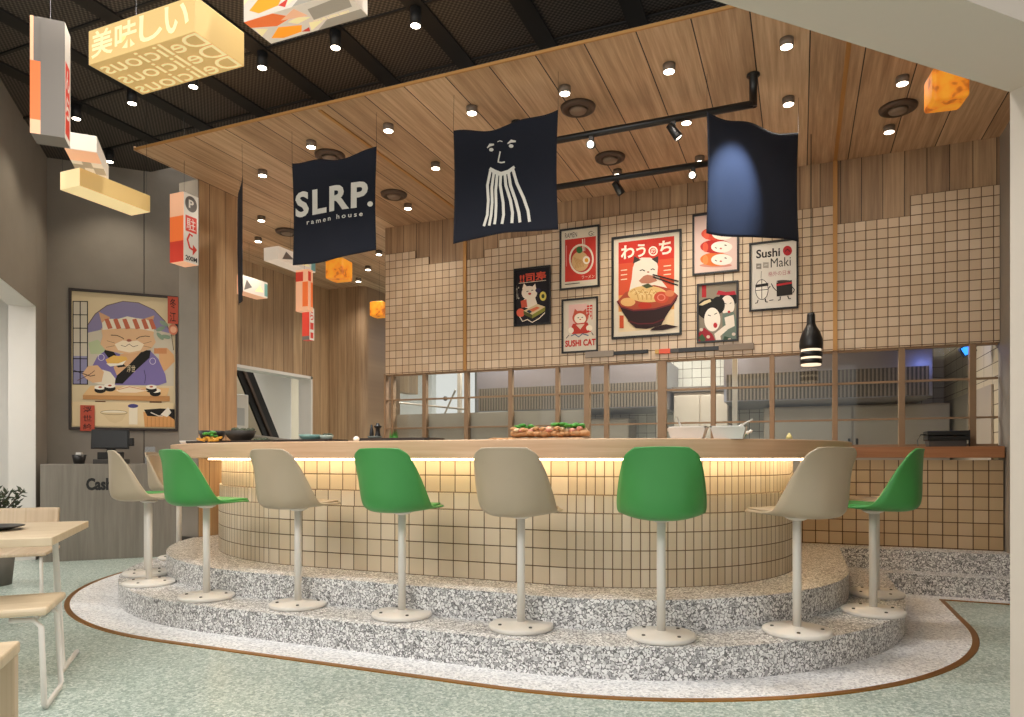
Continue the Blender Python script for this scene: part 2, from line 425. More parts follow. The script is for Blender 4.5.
# ------------------------------------------------------------------ bar counter
bar = thing('bar_counter', 'long curved bar with cream tiled front and thick oak worktop', 'bar counter', (0, 0, 0.334))
def wall_strip(mb, yf, z0, z1, cap=True):
    o = outline(yf, 6.885, n=48)[::-1]; L = 0.0; start = 0.0
    for i, p in enumerate(o):
        if p[0] >= -3.47 and start == 0.0 and i > 2: start = 1.0
    acc = [0.0]
    for i in range(1, len(o)): acc.append(acc[-1] + math.dist(o[i], o[i - 1]))
    ref = [a for a, p in zip(acc, o) if abs(p[1] - yf) < 1e-6][0] - (CXL + 3.47)
    for i in range(len(o) - 1):
        p, q = o[i], o[i + 1]; cx = (p[0] + q[0]) / 2
        segs = [(p, q, acc[i], acc[i + 1])]
        if abs(p[1] - yf) < 1e-6 and abs(q[1] - yf) < 1e-6: pass
        for a, b, sa, sb in segs:
            flat = -3.6 < cx < -1.3 and (a[1] + b[1]) / 2 < yf + 0.03
            k = len(mb.f)
            mb.add([(a[0], a[1], z0 - .334), (b[0], b[1], z0 - .334), (b[0], b[1], z1 - .334), (a[0], a[1], z1 - .334)], [(0, 1, 2, 3)], M_tile_bar if flat else M_tile_bar_n, not flat)
            mb.uv[k] = [(sa - ref, z0), (sb - ref, z0), (sb - ref, z1), (sa - ref, z1)]
    return o
mb = MB()
wall_strip(mb, 3.965, .334, .770); wall_strip(mb, 3.972, .770, .879); wall_strip(mb, 3.99, .879, 1.10)
for y0, y1, z in ((3.965, 3.972, .770), (3.972, 3.99, .879)):
    a = outline(y0, 6.885, n=48)[::-1]; b = outline(y1, 6.885, n=48)[::-1]; n_ = len(a)
    mb.add([(p[0], p[1], z - .334) for p in a + b], [(i, i + 1, n_ + i + 1, n_ + i) for i in range(n_ - 1)], mat('cream tile edge', '#d6cab4', 0.4))
# inner face and back so the counter is a solid run with a working aisle behind it
a = outline(3.965, 6.885, n=48)[::-1]; b = outline(4.6, 6.885, n=48)[::-1]; n_ = len(a)
mb.add([(p[0], p[1], 0) for p in b] + [(p[0], p[1], .766) for p in b], [(i + 1, i, n_ + i, n_ + i + 1) for i in range(n_ - 1)], M_steel_d)
mb.add([(a[0][0], a[0][1], 0), (b[0][0], b[0][1], 0), (b[0][0], b[0][1], .766), (a[0][0], a[0][1], .766)], [(0, 1, 2, 3)], M_steel_d)
mb.build('tiled_base', bar)
def ring_top(yf, yin, z0, z1, m, name, parent, bevel):
    a = outline(yf, 6.885, n=48, xmin=-5.355)[::-1]; b = outline(yin, 6.885, n=48)[::-1]; n_ = len(a); mb = MB()
    vs = [(p[0], p[1], z) for z in (z0, z1) for q in (a, b) for p in q]
    A0, B0, A1, B1 = 0, n_, 2 * n_, 3 * n_; fs = []
    for i in range(n_ - 1):
        fs += [(A0 + i, A0 + i + 1, A1 + i + 1, A1 + i), (B0 + i + 1, B0 + i, B1 + i, B1 + i + 1), (A1 + i, A1 + i + 1, B1 + i + 1, B1 + i), (A0 + i + 1, A0 + i, B0 + i, B0 + i + 1)]
    fs += [(A0, A1, B1, B0), (A0 + n_ - 1, B0 + n_ - 1, B1 + n_ - 1, A1 + n_ - 1)]
    mb.add(vs, fs, m); return mb.build(name, parent, bevel=bevel)
ring_top(3.60, 4.66, .766, .872, M_oaktop, 'worktop', bar, 0.006)
ledo = ring_top(3.885, 3.915, .752, .764, M_led, 'led_strip', bar, 0); ledo['label'] = 'glowing warm light strip'

# ------------------------------------------------------------------ back counter on the right
bc = thing('back_counter', 'lower run of tiled counter with reddish wood top at the right wall', 'counter', (0, 0, .334))
mb = MB(); mb.box(0.0, WALLX - .012, 6.79, 6.9, 0, .748, M_tile_back); mb.build('tiled_base', bc)
mb = MB(); mb.box(0.345, WALLX - .012, 6.74, 7.15, .768, .862, M_oaktop_red); mb.build('worktop', bc, bevel=.004)

# ------------------------------------------------------------------ back wall above the kitchen opening
CEIL = 3.8
mb = MB(); mb.box(-4.5, WALLX, 6.96, 7.1, 2.07, CEIL, M_oakwall); struct(mb.build('wall_back'), 'wood panelled wall above the kitchen window')
T = 0.0872; Z0 = 2.085
def rowz(r): return Z0 + T * r
x_t = lambda k: -4.48 + T * k
steps = [(-4.48, -4.11, 16), (-4.11, -3.935, 15), (-3.935, -3.17, 14), (-3.17, -3.07, 15), (-3.07, -2.4, 16), (-2.4, -0.3, 17), (-0.3, .29, 15), (.29, .872, 13), (.872, WALLX - .005, 15)]
def snap(x): return 0.02 + T * round((x - 0.02) / T)
poly = [(-4.48, 2.075), (WALLX - .005, 2.075)]
for x0, x1, r in reversed(steps):
    xa = x0 if x0 == -4.48 else snap(x0); xb = x1 if x1 > 1.5 else snap(x1)
    poly += [(xb, rowz(r)), (xa, rowz(r))]
mb = MB(); mb.prism([(x, -z) for x, z in poly], 6.935, 6.96, M_tile_wall, Matrix(((1, 0, 0, 0), (0, 0, 1, 0), (0, -1, 0, 0), (0, 0, 0, 1))))
struct(mb.build('wall_tiles'), 'cream square tiles with a stepped top edge on the back wall')
# brass inlay strips running down the wall and along the ceiling
for i, x in enumerate((-3.44, 0.294)):
    mb = MB(); mb.box(x - .018, x + .018, 6.918, 6.934, 2.075, CEIL - .002, M_brass2); mb.box(x - .015, x + .015, 4.40, 6.934, CEIL - .008, CEIL - .001, M_brass2)
    struct(mb.build('trim_%d' % (i + 2)), 'thin brass strip along ceiling and wall')

# kitchen window: bronze grid of posts and rails with glass
win = bpy.data.objects.new('window_1', None); COL.objects.link(win); win.location = (0, 6.98, 1.2); struct(win, 'long bronze framed kitchen window under the tiles')
posts = [(-4.5, .03), (-4.4, .03), (-3.975, .05), (-3.44, .05), (-2.908, .045), (-2.37, .04), (-2.045, .06), (-1.84, .045), (-1.27, .085), (-.778, .045), (-.243, .045), (.294, .045), (0.828, .05), (1.358, .05)]
for x, w in posts:
    mb = MB(); mb.box(x - w / 2, x + w / 2, -.03, .03, 0, .885, M_frame); mb.build('post', win, bevel=.003)
for z, h in ((.245, .016), (.575, .018), (.87, .03), (.01, .02)):
    mb = MB(); mb.box(-4.5, WALLX - .01, -.018, .018, z - h / 2, z + h / 2, M_frame); mb.build('rail', win)
for (xa, _), (xb, _) in zip(posts[1:], posts[2:]):
    mb = MB(); mb.box(xa + .02, xb - .02, .008, .013, .02, .86, M_glass); mb.build('pane', win)
# low metal upstand behind the glass and the sill
mb = MB(); mb.box(-4.38, -2.07, 7.03, 7.05, 1.16, 1.61, M_steel_d); tag(mb.build('splash_panel'), 'low grey metal panel behind the left half of the kitchen window', 'panel')
mb = MB(); mb.box(-4.5, -.06, 6.9, 7.1, .334, 1.19, M_steel_d); struct(mb.build('wall_sill'), 'low wall under the kitchen window')

# ------------------------------------------------------------------ kitchen behind the window
KY = 9.4
mb = MB(); mb.box(-4.0, WALLX, KY, KY + .1, 0, 2.9, M_tile_kit); struct(mb.build('wall_kitchen'), 'white tiled kitchen back wall')
mb = MB(); mb.box(WALLX, WALLX + .1, 7.0, KY, 0, 2.9, M_tile_kit_s); struct(mb.build('wall_kitchen_side'), 'tiled kitchen side wall')
mb = MB(); mb.box(-4.46, WALLX, 7.1, KY + .1, 2.72, 2.8, M_white); struct(mb.build('ceiling_kitchen'))
M_purple = mat('purple-lit hood steel', '#8d8a92', 0.3, 0.8)  # purple light reflected on the hoods is put into the steel colour
def hood(name, x0, x1, y0, zt, zb, label):
    h = thing(name, label, 'extractor hood', ((x0 + x1) / 2, y0, zb)); hw = (x1 - x0) / 2; D = KY - y0 - .003
    mb = MB(); mb.prism([(0, 0), (D, 0), (D, zt - zb), (0, zt - zb), (0, .55 * (zt - zb))], -hw, hw, M_purple, Matrix(((0, 0, 1, 0), (1, 0, 0, 0), (0, 1, 0, 0), (0, 0, 0, 1))))
    mb.build('canopy', h, bevel=.004)
    mb = MB(); mb.box(-hw + .03, hw - .03, -.012, -.001, .01, .5 * (zt - zb), M_baffle); f = mb.build('baffle_filter', h); f['label'] = 'dark ribbed filter'
    return h
hood('extractor_hood', -3.9, -1.5, 8.2, 2.30, 1.70, 'stainless extractor hood with ribbed filter behind the middle of the kitchen window')
hood('extractor_hood', -.78, 1.22, 8.0, 2.32, 1.72, 'stainless extractor hood with ribbed filter at the right end of the kitchen')
fr = thing('tall_refrigerator', 'tall stainless double door refrigerator under the right hood', 'refrigerator', (.3, 8.75, 0))
mb = MB(); mb.box(-.7, 1.2, 0, .6, 0, 1.70, M_steel_d); mb.build('body', fr, bevel=.006)
for i in (0, 1):
    mb = MB(); mb.box(-.69 + .95 * i, .24 + .95 * i, -.03, -.001, .12, 1.68, M_steel); d = mb.build('door', fr, bevel=.004)
    mb = MB(); mb.box(.2 if i == 0 else .28, .225 if i == 0 else .305, -.06, -.031, 1.25, 1.32, M_black); mb.build('handle', d)
sh = thing('kitchen_cabinet', 'grey steel cabinet between the two extractor hoods', 'cabinet', (-1.14, 8.85, 0))
mb = MB(); mb.box(-.33, .33, 0, .5, 0, 1.92, M_steel_d); mb.build('body', sh, bevel=.004)
mb = MB(); mb.box(-.345, .345, -.05, .5, 1.925, 1.985, mat('dark shelf', '#5d5249', .5)); mb.build('top', sh)
for i in (0, 1):
    mb = MB(); mb.box(-.32 + .33 * i, -.01 + .33 * i, -.022, -.001, .1, 1.88, M_steel); mb.build('door', sh, bevel=.003)
sc_ = thing('stock_shelf', 'pale steel storage unit in the left part of the kitchen', 'shelving', (-2.8, 8.9, 0))
mb = MB(); mb.box(-.9, .75, 0, .45, 0, 1.62, M_steel_d); mb.build('body', sc_, bevel=.004)
for i in range(3):
    mb = MB(); mb.box(-.89 + .55 * i, -.36 + .55 * i, -.02, -.001, .1, 1.6, M_steel); mb.build('door', sc_, bevel=.003)
mb = MB(); mb.box(-.06, .06, -.03, -.021, 1.36, 1.52, M_black); mb.build('control_box', sc_)
for x, y, lab in ((-1.42, 7.6, 'slim steel pole behind the window left of the thick post'), (-.62, 7.5, 'slim pale pole behind the glass right of the white boxes'), (-4.15, 8.2, 'slim steel pole at the far left of the kitchen')):
    mb = MB(); mb.box(x - .025, x + .025, y - .025, y + .025, 0, 2.72, M_whitem if 'pale' in lab else M_steel); tag(mb.build('steel_pole', bevel=.003), lab, 'pole')
lm = thing('insect_lamp', 'small glowing blue lamp at the right end of the kitchen window', 'lamp', (1.375, 7.25, 2.06))
mb = MB(); mb.cbox((0, 0, .0), (.11, .06, .09), M_blackm, 0, 0, -.5); mb.build('housing', lm, bevel=.004)
mb = MB(); mb.cbox((0, -.04, .0), (.09, .01, .07), mat('blue tube', '#2d7cff', .4, emit='#2f8cff', estr=2.2), 0, 0, -.5); mb.build('tube', lm)
mb = MB(); mb.tube([(.0, 0, .03), (.0, 0, .70)], .004, M_blackm); mb.build('cord', lm)
mb = MB(); mb.box(WALLX - .02, WALLX - .003, 7.15, 9.3, 0, 1.74, M_steel_d); tag(mb.build('splash_panel'), 'grey metal panel on the kitchen side wall behind the receipt printer', 'panel')
# leaning rods (folded stand) at the far left behind the glass
st = thing('folding_stand', 'folded metal stand with crossed rods behind the left end of the kitchen window', 'stand', (-4.35, 7.6, 1.62))
for i, (p, q) in enumerate((((-.35, 0, .18), (.55, .1, .08)), ((.1, .05, -.3), (.42, .05, .32)))):
    mb = MB(); mb.tube([p, q], .012, M_steel); mb.build('rod', st)
mb = MB(); mb.tube([(.1, .05, -.3), (.1, .05, -1.62)], .012, M_steel); mb.ball((.28, .05, .22), .03, M_blackm); mb.build('upright', st)

# long narrow bars on the tiles above the window frame
def wallbar(name, x0, x1, z, segs, label):
    b = thing(name, label, 'wall bar', (x0, 6.935, z))
    for nm, a, e, h, m in segs:
        mb = MB(); mb.box(a, e, -.03, 0, -h / 2, h / 2, m); mb.build(nm, b, bevel=.002)
M_gsteel = mat('grey blade', '#8c8072', .45, .3); M_or = mat('orange end', '#d9573a', .5); M_wgrey = mat('worn grey wood', '#877868', .6)
wallbar('wall_bar', -2.05, -1.4, 2.165, [('blade', 0, .30, .06, M_gsteel), ('handle', .3, .65, .035, M_black)], 'long narrow bar with black right half below the cat noodle poster')
wallbar('wall_bar', -1.33, -.4, 2.156, [('tip', 0, .04, .04, mat('ochre end', '#c49a52', .5)), ('band', .04, .15, .045, M_or), ('collar', .15, .23, .04, mat('dark grey', '#4a4642', .5)), ('handle', .23, .61, .04, M_black), ('blade', .61, .93, .06, M_wgrey)], 'long narrow bar with orange left end below the poster of two women')

# ------------------------------------------------------------------ walls on the right and the portal we look through
mb = MB(); mb.box(WALLX, WALLX + .3, 3.97, 7.0, 0, 4.6, M_conc_l); struct(mb.build('wall_right'))
PB = 1.69                                   # inner face of the portal on the rotated grid
mb = MB(); PA = S2 * (.727 + 3.117)
def dbox(mb, a0, a1, b0, b1, z0, z1, m):
    p = [diag(a0, b0)[:2], diag(a1, b0)[:2], diag(a1, b1)[:2], diag(a0, b1)[:2]]; mb.prism(p, z0, z1, m)
dbox(mb, PA, PA + 1.6, PB - .289, PB, 0, 2.471, M_portal); struct(mb.build('wall_portal'), 'white plaster jamb of the entrance portal')
mb = MB(); dbox(mb, PA - 3.6, PA + 1.6, PB - .289, PB, 2.471, 2.95, M_portal); struct(mb.build('lintel'), 'white plaster lintel of the entrance portal')

# ------------------------------------------------------------------ left: grey walls, opening, wood pier
GB, WA = 9.401, -1.889
mb = MB(); dbox(mb, WA - .2, -.30, GB, GB + .2, 0, 5.2, M_conc); struct(mb.build('wall_grey'), 'grey concrete wall behind the cash desk')
mb = MB()
dbox(mb, WA - .25, WA, 8.905, GB, 0, 5.2, M_conc_l); dbox(mb, WA - .25, WA - .004, 8.90, 8.905, 0, 2.74, M_white); dbox(mb, WA - .25, WA - .004, 6.2, 8.905, 2.735, 2.74, M_white); dbox(mb, WA - .25, WA, 6.2, 8.90, 2.74, 5.2, M_conc_l)
struct(mb.build('wall_left'), 'grey wall with a wide white opening')
mb = MB(); dbox(mb, WA - 2.2, WA - 2.0, 3.5, 10.5, 0, 3.2, M_white); dbox(mb, WA - 2.2, WA - .25, 9.6, 9.8, 0, 3.2, M_white); dbox(mb, WA - 2.2, WA - .25, 3.5, 9.8, 3.0, 3.1, M_white)
struct(mb.build('wall_shop'), 'white walls of the room beyond the left opening')
mb = MB(); mb.tube([diag(-.90, GB, .9), diag(-.90, GB, 4.6)], .0045, M_blackm); struct(mb.build('trim_4'), 'thin dark joint running up the grey wall')

mb = MB(); mb.box(-5.63, -5.38, 5.05, 5.54, 0, CEIL - .002, M_oakwall_y); mb.box(-5.63, -5.382, 5.04, 5.05, 0, CEIL - .002, M_conc); struct(mb.build('pillar'), 'wood clad pillar behind the left end of the bar')
mb = MB(); mb.box(-5.64, -5.37, 5.03, 5.55, .0, .335, mat('dark plinth', '#3a332e', .6)); struct(mb.build('baseboard_pillar'))
mb = MB()
mb.box(-7.2, -7.0, 6.62, 12, 2.36, CEIL, M_oakwall_y); mb.box(-7.2, -7.0, 8.76, 9.3, 0, 2.36, M_oakwall_y)
struct(mb.build('wall_wood'), 'wood panelled side wall with a square opening')
mb = MB()
for b in ((-7.22, -6.985, 6.62, 6.66, 0, 2.36), (-7.22, -6.985, 8.72, 8.76, 0, 2.36), (-7.22, -6.985, 6.62, 8.76, 2.32, 2.362)): mb.box(*b, M_white)
struct(mb.build('door_1'), 'white frame of the opening in the wood wall')
mb = MB(); n = 14
pts = [(-7.0, 9.25)] + [(-6.42 + .12 * math.sin(PI / 2 * i / n), 9.15 + .12 - .12 * math.cos(PI / 2 * i / n)) for i in range(n + 1)] + [(-6.3, 10.2), (-7.0, 10.2)]
pts[0] = (-7.0, 9.15)
mb.prism(pts, 0, CEIL, M_oakwall, smooth=False); struct(mb.build('wall_wood_end'), 'wood clad rounded wall end')
# beyond the openings
M_bright = mat('bright white plaster', '#f2efe8', .6)
mb = MB(); mb.box(-11.2, -11, 3, 14, 0, 3.6, M_bright); mb.box(-11, -7.25, 13.0, 13.2, 0, 3.6, M_bright); struct(mb.build('wall_mall_side'))
mb = MB(); mb.box(-6.9, -2, 14.4, 14.6, 0, 4.2, mat('far wall', '#8c8880', .7)); struct(mb.build('wall_far'))
mb = MB(); mb.box(-6.75, -5.2, 14.25, 14.38, 0, 1.75, mat('shop window glow', '#ffffff', .5, emit='#fff3e2', estr=1.6)); mb.box(-6.75, -5.2, 14.2, 14.24, 1.95, 2.25, mat('shop fascia', '#6e5f50', .6))
tag(mb.build('shop_front'), 'bright shop front far behind at the left end of the kitchen', 'shop front')
es = thing('escalator', 'dark escalator side rising steeply behind the opening in the wood wall', 'escalator', (-9.3, 9.98, 0))
Mx = Matrix(((0, 0, 1, 0), (1, 0, 0, 0), (0, 1, 0, 0), (0, 0, 0, 1)))
mb = MB(); mb.prism([(1.05, 0), (1.45, 0), (-.55, 3.4), (-.95, 3.4)], -.1, .1, M_black, Mx); mb.build('truss', es)
mb = MB(); mb.prism([(-.1, 0), (1.0, 0), (-1.0, 3.4), (-2.1, 3.4)], -.1, .1, mat('beige cladding', '#b3a88f', .5), Mx); mb.build('side_panel', es)
mb = MB(); mb.prism([(1.19, 0), (1.25, 0), (-.75, 3.4), (-.81, 3.4)], .1, .13, mat('handrail brown', '#4a3a30', .5), Mx); mb.build('handrail', es)
mb = MB(); mb.tube([(.2, -.3, 1.5), (.2, 1.6, 1.38)], .03, M_steel); mb.build('guard_rail', es)
dp = thing('wall_screen', 'white lit display panel at the left of the opening in the wood wall', 'screen', (-8.35, 8.45, 0))
mb = MB(); mb.box(0, .08, -.25, .32, .3, 2.12, mat('white panel', '#f4f4f2', .4)); mb.build('panel', dp, bevel=.01)
mb = MB(); mb.box(.08, .09, -.12, .22, 1.62, 1.9, mat('pale photo', '#c9cdd0', .5)); mb.build('picture', dp)
mb = MB(); mb.box(-10.3, -9.9, 12.2, 12.6, 0, 3.6, mat('cream column', '#d8cfb8', .6)); struct(mb.build('column'))

# ------------------------------------------------------------------ ceilings
mb = MB(); mb.prism([(-5.38, 4.36), (2.2, 4.36), (2.2, 6.97), (-4.5, 6.97), (-4.5, 14.6), (-7.25, 14.6), (-7.25, 7.0), (-6.65, 6.5), (-5.62, 5.56), (-5.38, 5.56)], CEIL, CEIL + .028, M_oakceil); struct(mb.build('ceiling'), 'wood plank ceiling over the bar')
mb = MB(); mb.box(-5.392, 2.2, 4.345, 4.358, CEIL - .002, CEIL + .018, M_brass2); mb.box(-5.394, -5.382, 4.345, 5.04, CEIL - .003, CEIL + .03, M_oaktop)
struct(mb.build('trim_5'), 'brass edge of the wood ceiling')
DZ = 4.55
mb = MB(); mb.prism([(-6.9, -1.2), (3, -1.2), (3, 6.06), (-7.27, 6.06), (-8.0, 5.33), (-8.1, 5.1), (-6.9, 3.9)], DZ, DZ + .06, M_mesh); struct(mb.build('ceiling_dark'), 'dark perforated metal ceiling')
mb = MB()
for k in range(-3, 10):
    x = -2.7 - .757 * (k - 3) - 2.27
    if -7.2 < x < 2.9: mb.box(x - .075, x + .075, -1.2 if x > -6.5 else 3.6, 6.05, DZ - .02, DZ + .002, M_blackm)
for y in (3.8, 4.6, 5.41): mb.box(-7.6 if y > 3.9 else -7.2, 2.9, y - .012, y + .012, DZ - .012, DZ + .001, M_blackm)
struct(mb.build('trim_6'), 'black channels in the dark ceiling')
mb = MB(); mb.box(-12, 6, 6.2, 15, 5.1, 5.2, M_blackm); struct(mb.build('ceiling_void'))

# downlights
def downlight_proto(name, label, group, h, m):
    t = thing(name, label, 'downlight', (0, 0, 0), 0, group)
    mb = MB(); mb.lathe([(.0, 0), (.043, 0), (.043, -h), (.036, -h)], m, n=20); mb.build('housing', t)
    mb = MB(); mb.lathe([(.0, -h + .004), (.036, -h + .004), (.036, -h - .001), (0, -h - .001)], M_lens, n=20); mb.build('lens', t)
    return t
def lamp(kind, name, loc, energy, color, size=.05, rot=(0, 0, 0), spot=2.0, blend=.7, size_y=None):
    d = bpy.data.lights.new(name, kind); d.energy = energy; d.color = color
    if kind == 'AREA':
        d.size = size
        if size_y: d.shape = 'RECTANGLE'; d.size_y = size_y
    else: d.shadow_soft_size = size
    if kind == 'SPOT': d.spot_size = spot; d.spot_blend = blend
    o = bpy.data.objects.new(name, d); COL.objects.link(o); o.location = loc; o.rotation_euler = rot; return o
def aim(o, tgt):
    v = Vector(tgt) - o.location; o.rotation_euler = v.to_track_quat('-Z', 'Y').to_euler()
WARM = (1.0, .91, .80)
spots = [(-3.85, 4.81), (-3.08, 4.81), (-2.33, 4.81), (-1.58, 4.81), (-.83, 4.81), (-.08, 4.81), (-4.66, 5.12), (-5.56, 6.09), (-3.08, 5.6), (-.83, 5.6), (-.08, 5.6), (.67, 5.6), (-3.85, 6.39), (-1.58, 6.39), (-.83, 6.39), (.67, 6.39), (-6.13, 6.66), (-5.07, 7.69), (-5.62, 8.25), (-6.13, 8.75)]
pr = None
for i, (x, y) in enumerate(spots):
    if pr is None: pr = downlight_proto('downlight', 'small round surface downlight shining on the wood plank ceiling', 'downlights on the wood ceiling', .05, mat('grey lamp', '#7a6c5f', .5)); pr.location = (x, y, CEIL - .001)
    else: dup(pr, (x, y, CEIL - .001), 0, pr['label'], pr['group'])
    lamp('SPOT', 'downlight_beam', (x, y, CEIL - .07), 5 if x > .5 else (15 if x > -.5 else (27 if y > 6.2 and x > -4.5 else 33)), WARM, .04, (0, 0, 0), 2.3, .8)
pr2 = None
for i, (x, y) in enumerate([(-2.71, 4.61), (-3.45, 4.61), (-4.20, 4.61), (-4.98, 4.61), (-5.74, 4.61), (-6.5, 4.61), (-7.1, 5.42)]):
    if pr2 is None: pr2 = downlight_proto('downlight', 'small black cylinder downlight shining under the dark mesh ceiling', 'downlights on the dark ceiling', .13, M_blackm); pr2.location = (x, y, DZ - .022)
    else: dup(pr2, (x, y, DZ - .022), 0, pr2['label'], pr2['group'])
    lamp('SPOT', 'downlight_beam', (x, y, DZ - .18), 30, (1, .88, .7), .04, (0, 0, 0), 2.0, .7)
for x in (-4.2, -3.45, -2.69, -1.93, -1.18, -.42):  # unseen row added above the view, suggested by the bright steps
    dup(pr2, (x, 3.0, DZ - .022), 0, pr2['label'], pr2['group'])
    lamp('SPOT', 'downlight_beam', (x, 3.0, DZ - .18), 95, (1, .96, .90), .05, (0, 0, 0), 1.9, .7)
# round ceiling vents
pv = None
for x, y in [(-1.577, 5.125), (-3.835, 6.09), (-3.868, 5.09), (-1.574, 6.087), (.696, 6.07), (-5.636, 6.6)]:
    if pv is None:
        pv = thing('ceiling_vent', 'round bronze air diffuser in the wood plank ceiling', 'vent', (x, y, CEIL - .001), 0, 'round diffusers in the wood ceiling')
        mv = mat('bronze diffuser', '#5b4a3e', .5, .3)
        mb = MB(); mb.lathe([(.0, 0), (.135, 0), (.13, -.02), (.10, -.035), (.095, -.02), (.0, -.02)], mv, n=28); mb.build('rim', pv)
        mb = MB(); mb.lathe([(0, -.02), (.07, -.02), (.062, -.038), (0, -.04)], mat('diffuser core', '#8a7868', .5, .2), n=24); mb.build('core', pv)
    else: dup(pv, (x, y, CEIL - .001), 0, pv['label'], pv['group'])

# track rails with spot heads
def rail(name, x0, x1, y, z, drops, label):
    t = thing(name, label, 'track light', ((x0 + x1) / 2, y, z)); cx = (x0 + x1) / 2
    mb = MB(); mb.tube([(x0 - cx, 0, 0), (x1 - cx, 0, 0)], .027, M_black, 10); mb.build('rail', t)
    for x in drops:
        mb = MB(); mb.tube([(x - cx, 0, -.018), (x - cx, 0, CEIL - z - .012)], .028, M_black, 10); mb.lathe([(.0, CEIL - z - .014), (.045, CEIL - z - .014), (.045, CEIL - z - .002), (0, CEIL - z - .002)], M_black, (x - cx, 0, 0), 18); mb.build('drop_pipe', t)
    return t, cx
def spothead(t, cx, x, dirv):
    mb = MB(); qr = Vector(dirv).to_track_quat('-Z', 'Y').to_matrix().to_4x4()
    mb.box(x - cx - .018, x - cx + .018, -.015, .015, -.05, -.015, M_black)
    Mh = Matrix.Translation((x - cx, 0, -.085)) @ qr
    mb.lathe([(0, .055), (.026, .05), (.03, .0), (.034, -.06), (.031, -.075), (.026, -.06), (0, -.055)], M_black, n=18, M=Mh)
    h = mb.build('spot_head', t)
    mb = MB(); mb.lathe([(0, -.064), (.026, -.064), (.026, -.068), (0, -.068)], mat('spot lens', '#ffffff', .4, emit='#fff4e0', estr=3.0), n=16, M=Mh); mb.build('lens', h)
t, cx = rail('track_light', -2.15, -.304, 5.16, 3.59, (-.304, -2.1), 'front black pipe rail with two spot heads under the wood ceiling')
spothead(t, cx, -1.48, (.15, -1, -.35)); spothead(t, cx, -.86, (.55, .1, -.8))
t, cx = rail('track_light', -2.3, -.45, 6.05, 3.59, (-.5, -2.25), 'rear black pipe rail with two spot heads closer to the posters')
spothead(t, cx, -1.50, (.45, .4, -.8)); spothead(t, cx, -.84, (.0, -1, -.3))
sp = lamp('SPOT', 'downlight_beam', (-.08, 4.81, 3.73), 300, (.5, .68, 1.0), .02, spot=.62, blend=.85); aim(sp, (-.43, 5.17, 3.08))
for x, tx in ((-1.5, -1.45), (-.84, -.5)):
    sp = lamp('SPOT', 'track_beam', (x, 5.9, 3.45), 16, (1, .86, .66), .03, spot=1.5, blend=.9); aim(sp, (tx, 6.93, 2.7))

# ------------------------------------------------------------------ stools
def shell_fn(inner=0.0):
    prof = [(.245, .636), (.215, .641), (.14, .640), (.05, .631), (-.05, .625), (-.13, .623), (-.195, .629), (-.234, .652), (-.247, .70), (-.249, .76), (-.250, .83), (-.251, .885), (-.252, .93), (-.253, .965), (-.254, .988)]
    edge = [(.235, .637), (.208, .642), (.145, .645), (.075, .645), (.02, .648), (-.02, .656), (-.045, .670), (-.066, .694), (-.090, .732), (-.116, .778), (-.143, .828), (-.172, .877), (-.20, .920), (-.224, .955), (-.247, .982)]
    hw = [.105, .165, .192, .204, .211, .216, .219, .220, .218, .213, .206, .197, .186, .170, .130]
    def samp(t, arr):
        x = t * (len(arr) - 1); i = min(int(x), len(arr) - 2); f = x - i
        p0 = arr[max(i - 1, 0)]; p1 = arr[i]; p2 = arr[i + 1]; p3 = arr[min(i + 2, len(arr) - 1)]
        return .5 * ((2 * p1) + (-p0 + p2) * f + (2 * p0 - 5 * p1 + 4 * p2 - p3) * f * f + (-p0 + 3 * p1 - 3 * p2 + p3) * f ** 3)
    ys = [p[0] for p in prof]; zs = [p[1] for p in prof]; ey = [p[0] for p in edge]; ez = [p[1] for p in edge]
    def fn(a, t):
        s = a * 2 - 1
        y = samp(t, ys); z = samp(t, zs); e = 1e-3
        ty = samp(min(t + e, 1), ys) - samp(max(t - e, 0), ys); tz = samp(min(t + e, 1), zs) - samp(max(t - e, 0), zs)
        L = math.hypot(ty, tz) or 1; ny, nz = tz / L, -ty / L     # towards the sitter
        w = samp(t, hw) * (.86 if inner else 1)
        k = abs(s * (.86 if inner else 1)) ** 2.6
        return (w * s, y + (samp(t, ey) - y) * k + ny * inner, z + (samp(t, ez) - z) * k + nz * inner)
    return fn
def make_stool(shell_m, pad_m):
    t = thing('bar_stool', 'x', 'stool', (0, 0, 0), 0, 'fixed bar stools around the bar')
    mb = MB(); mb.lathe([(0, 0), (.172, 0), (.177, .005), (.177, .020), (.168, .026), (.045, .030), (.034, .038), (0, .038)], M_whitem, n=40); b = mb.build('base_plate', t)
    for k in range(4):
        a = PI / 4 + k * PI / 2; mb = MB(); mb.lathe([(0, 0), (.010, 0), (.009, .006), (0, .008)], mat('bolt', '#5a554e', .5, .5), (.125 * math.cos(a), .125 * math.sin(a), .0265), 10); mb.build('bolt', b)
    mb = MB(); mb.lathe([(0, .03), (.0225, .03), (.0225, .612), (0, .612)], M_whitem, n=20); mb.build('pole', t)
    mb = MB(); mb.lathe([(0, .600), (.034, .600), (.06, .612), (.06, .618), (0, .618)], M_whitem, n=20); mb.build('seat_mount', t)
    mb = MB(); mb.grid(shell_fn(), 20, 40, shell_m); s = mb.build('shell', t, solid=.012, soff=0)
    mb = MB(); mb.grid(lambda a, v: shell_fn(.013)(a, .05 + .88 * v), 14, 24, pad_m); mb.build('pad', t, solid=.012, soff=0)
    return t
pg = make_stool(M_green, M_green2); pb = make_stool(M_beige, M_beige2)
def face(x, y, c):                 # a stool faces the bar
    return math.atan2(c[1] - y, c[0] - x) - PI / 2
used = {}
def stool(x, y, rz, green, label):
    p = pg if green else pb
    if p not in used: used[p] = 1; p.location = (x, y, .168); p.rotation_euler = (0, 0, rz); p['label'] = label
    else: dup(p, (x, y, .168), rz, label)
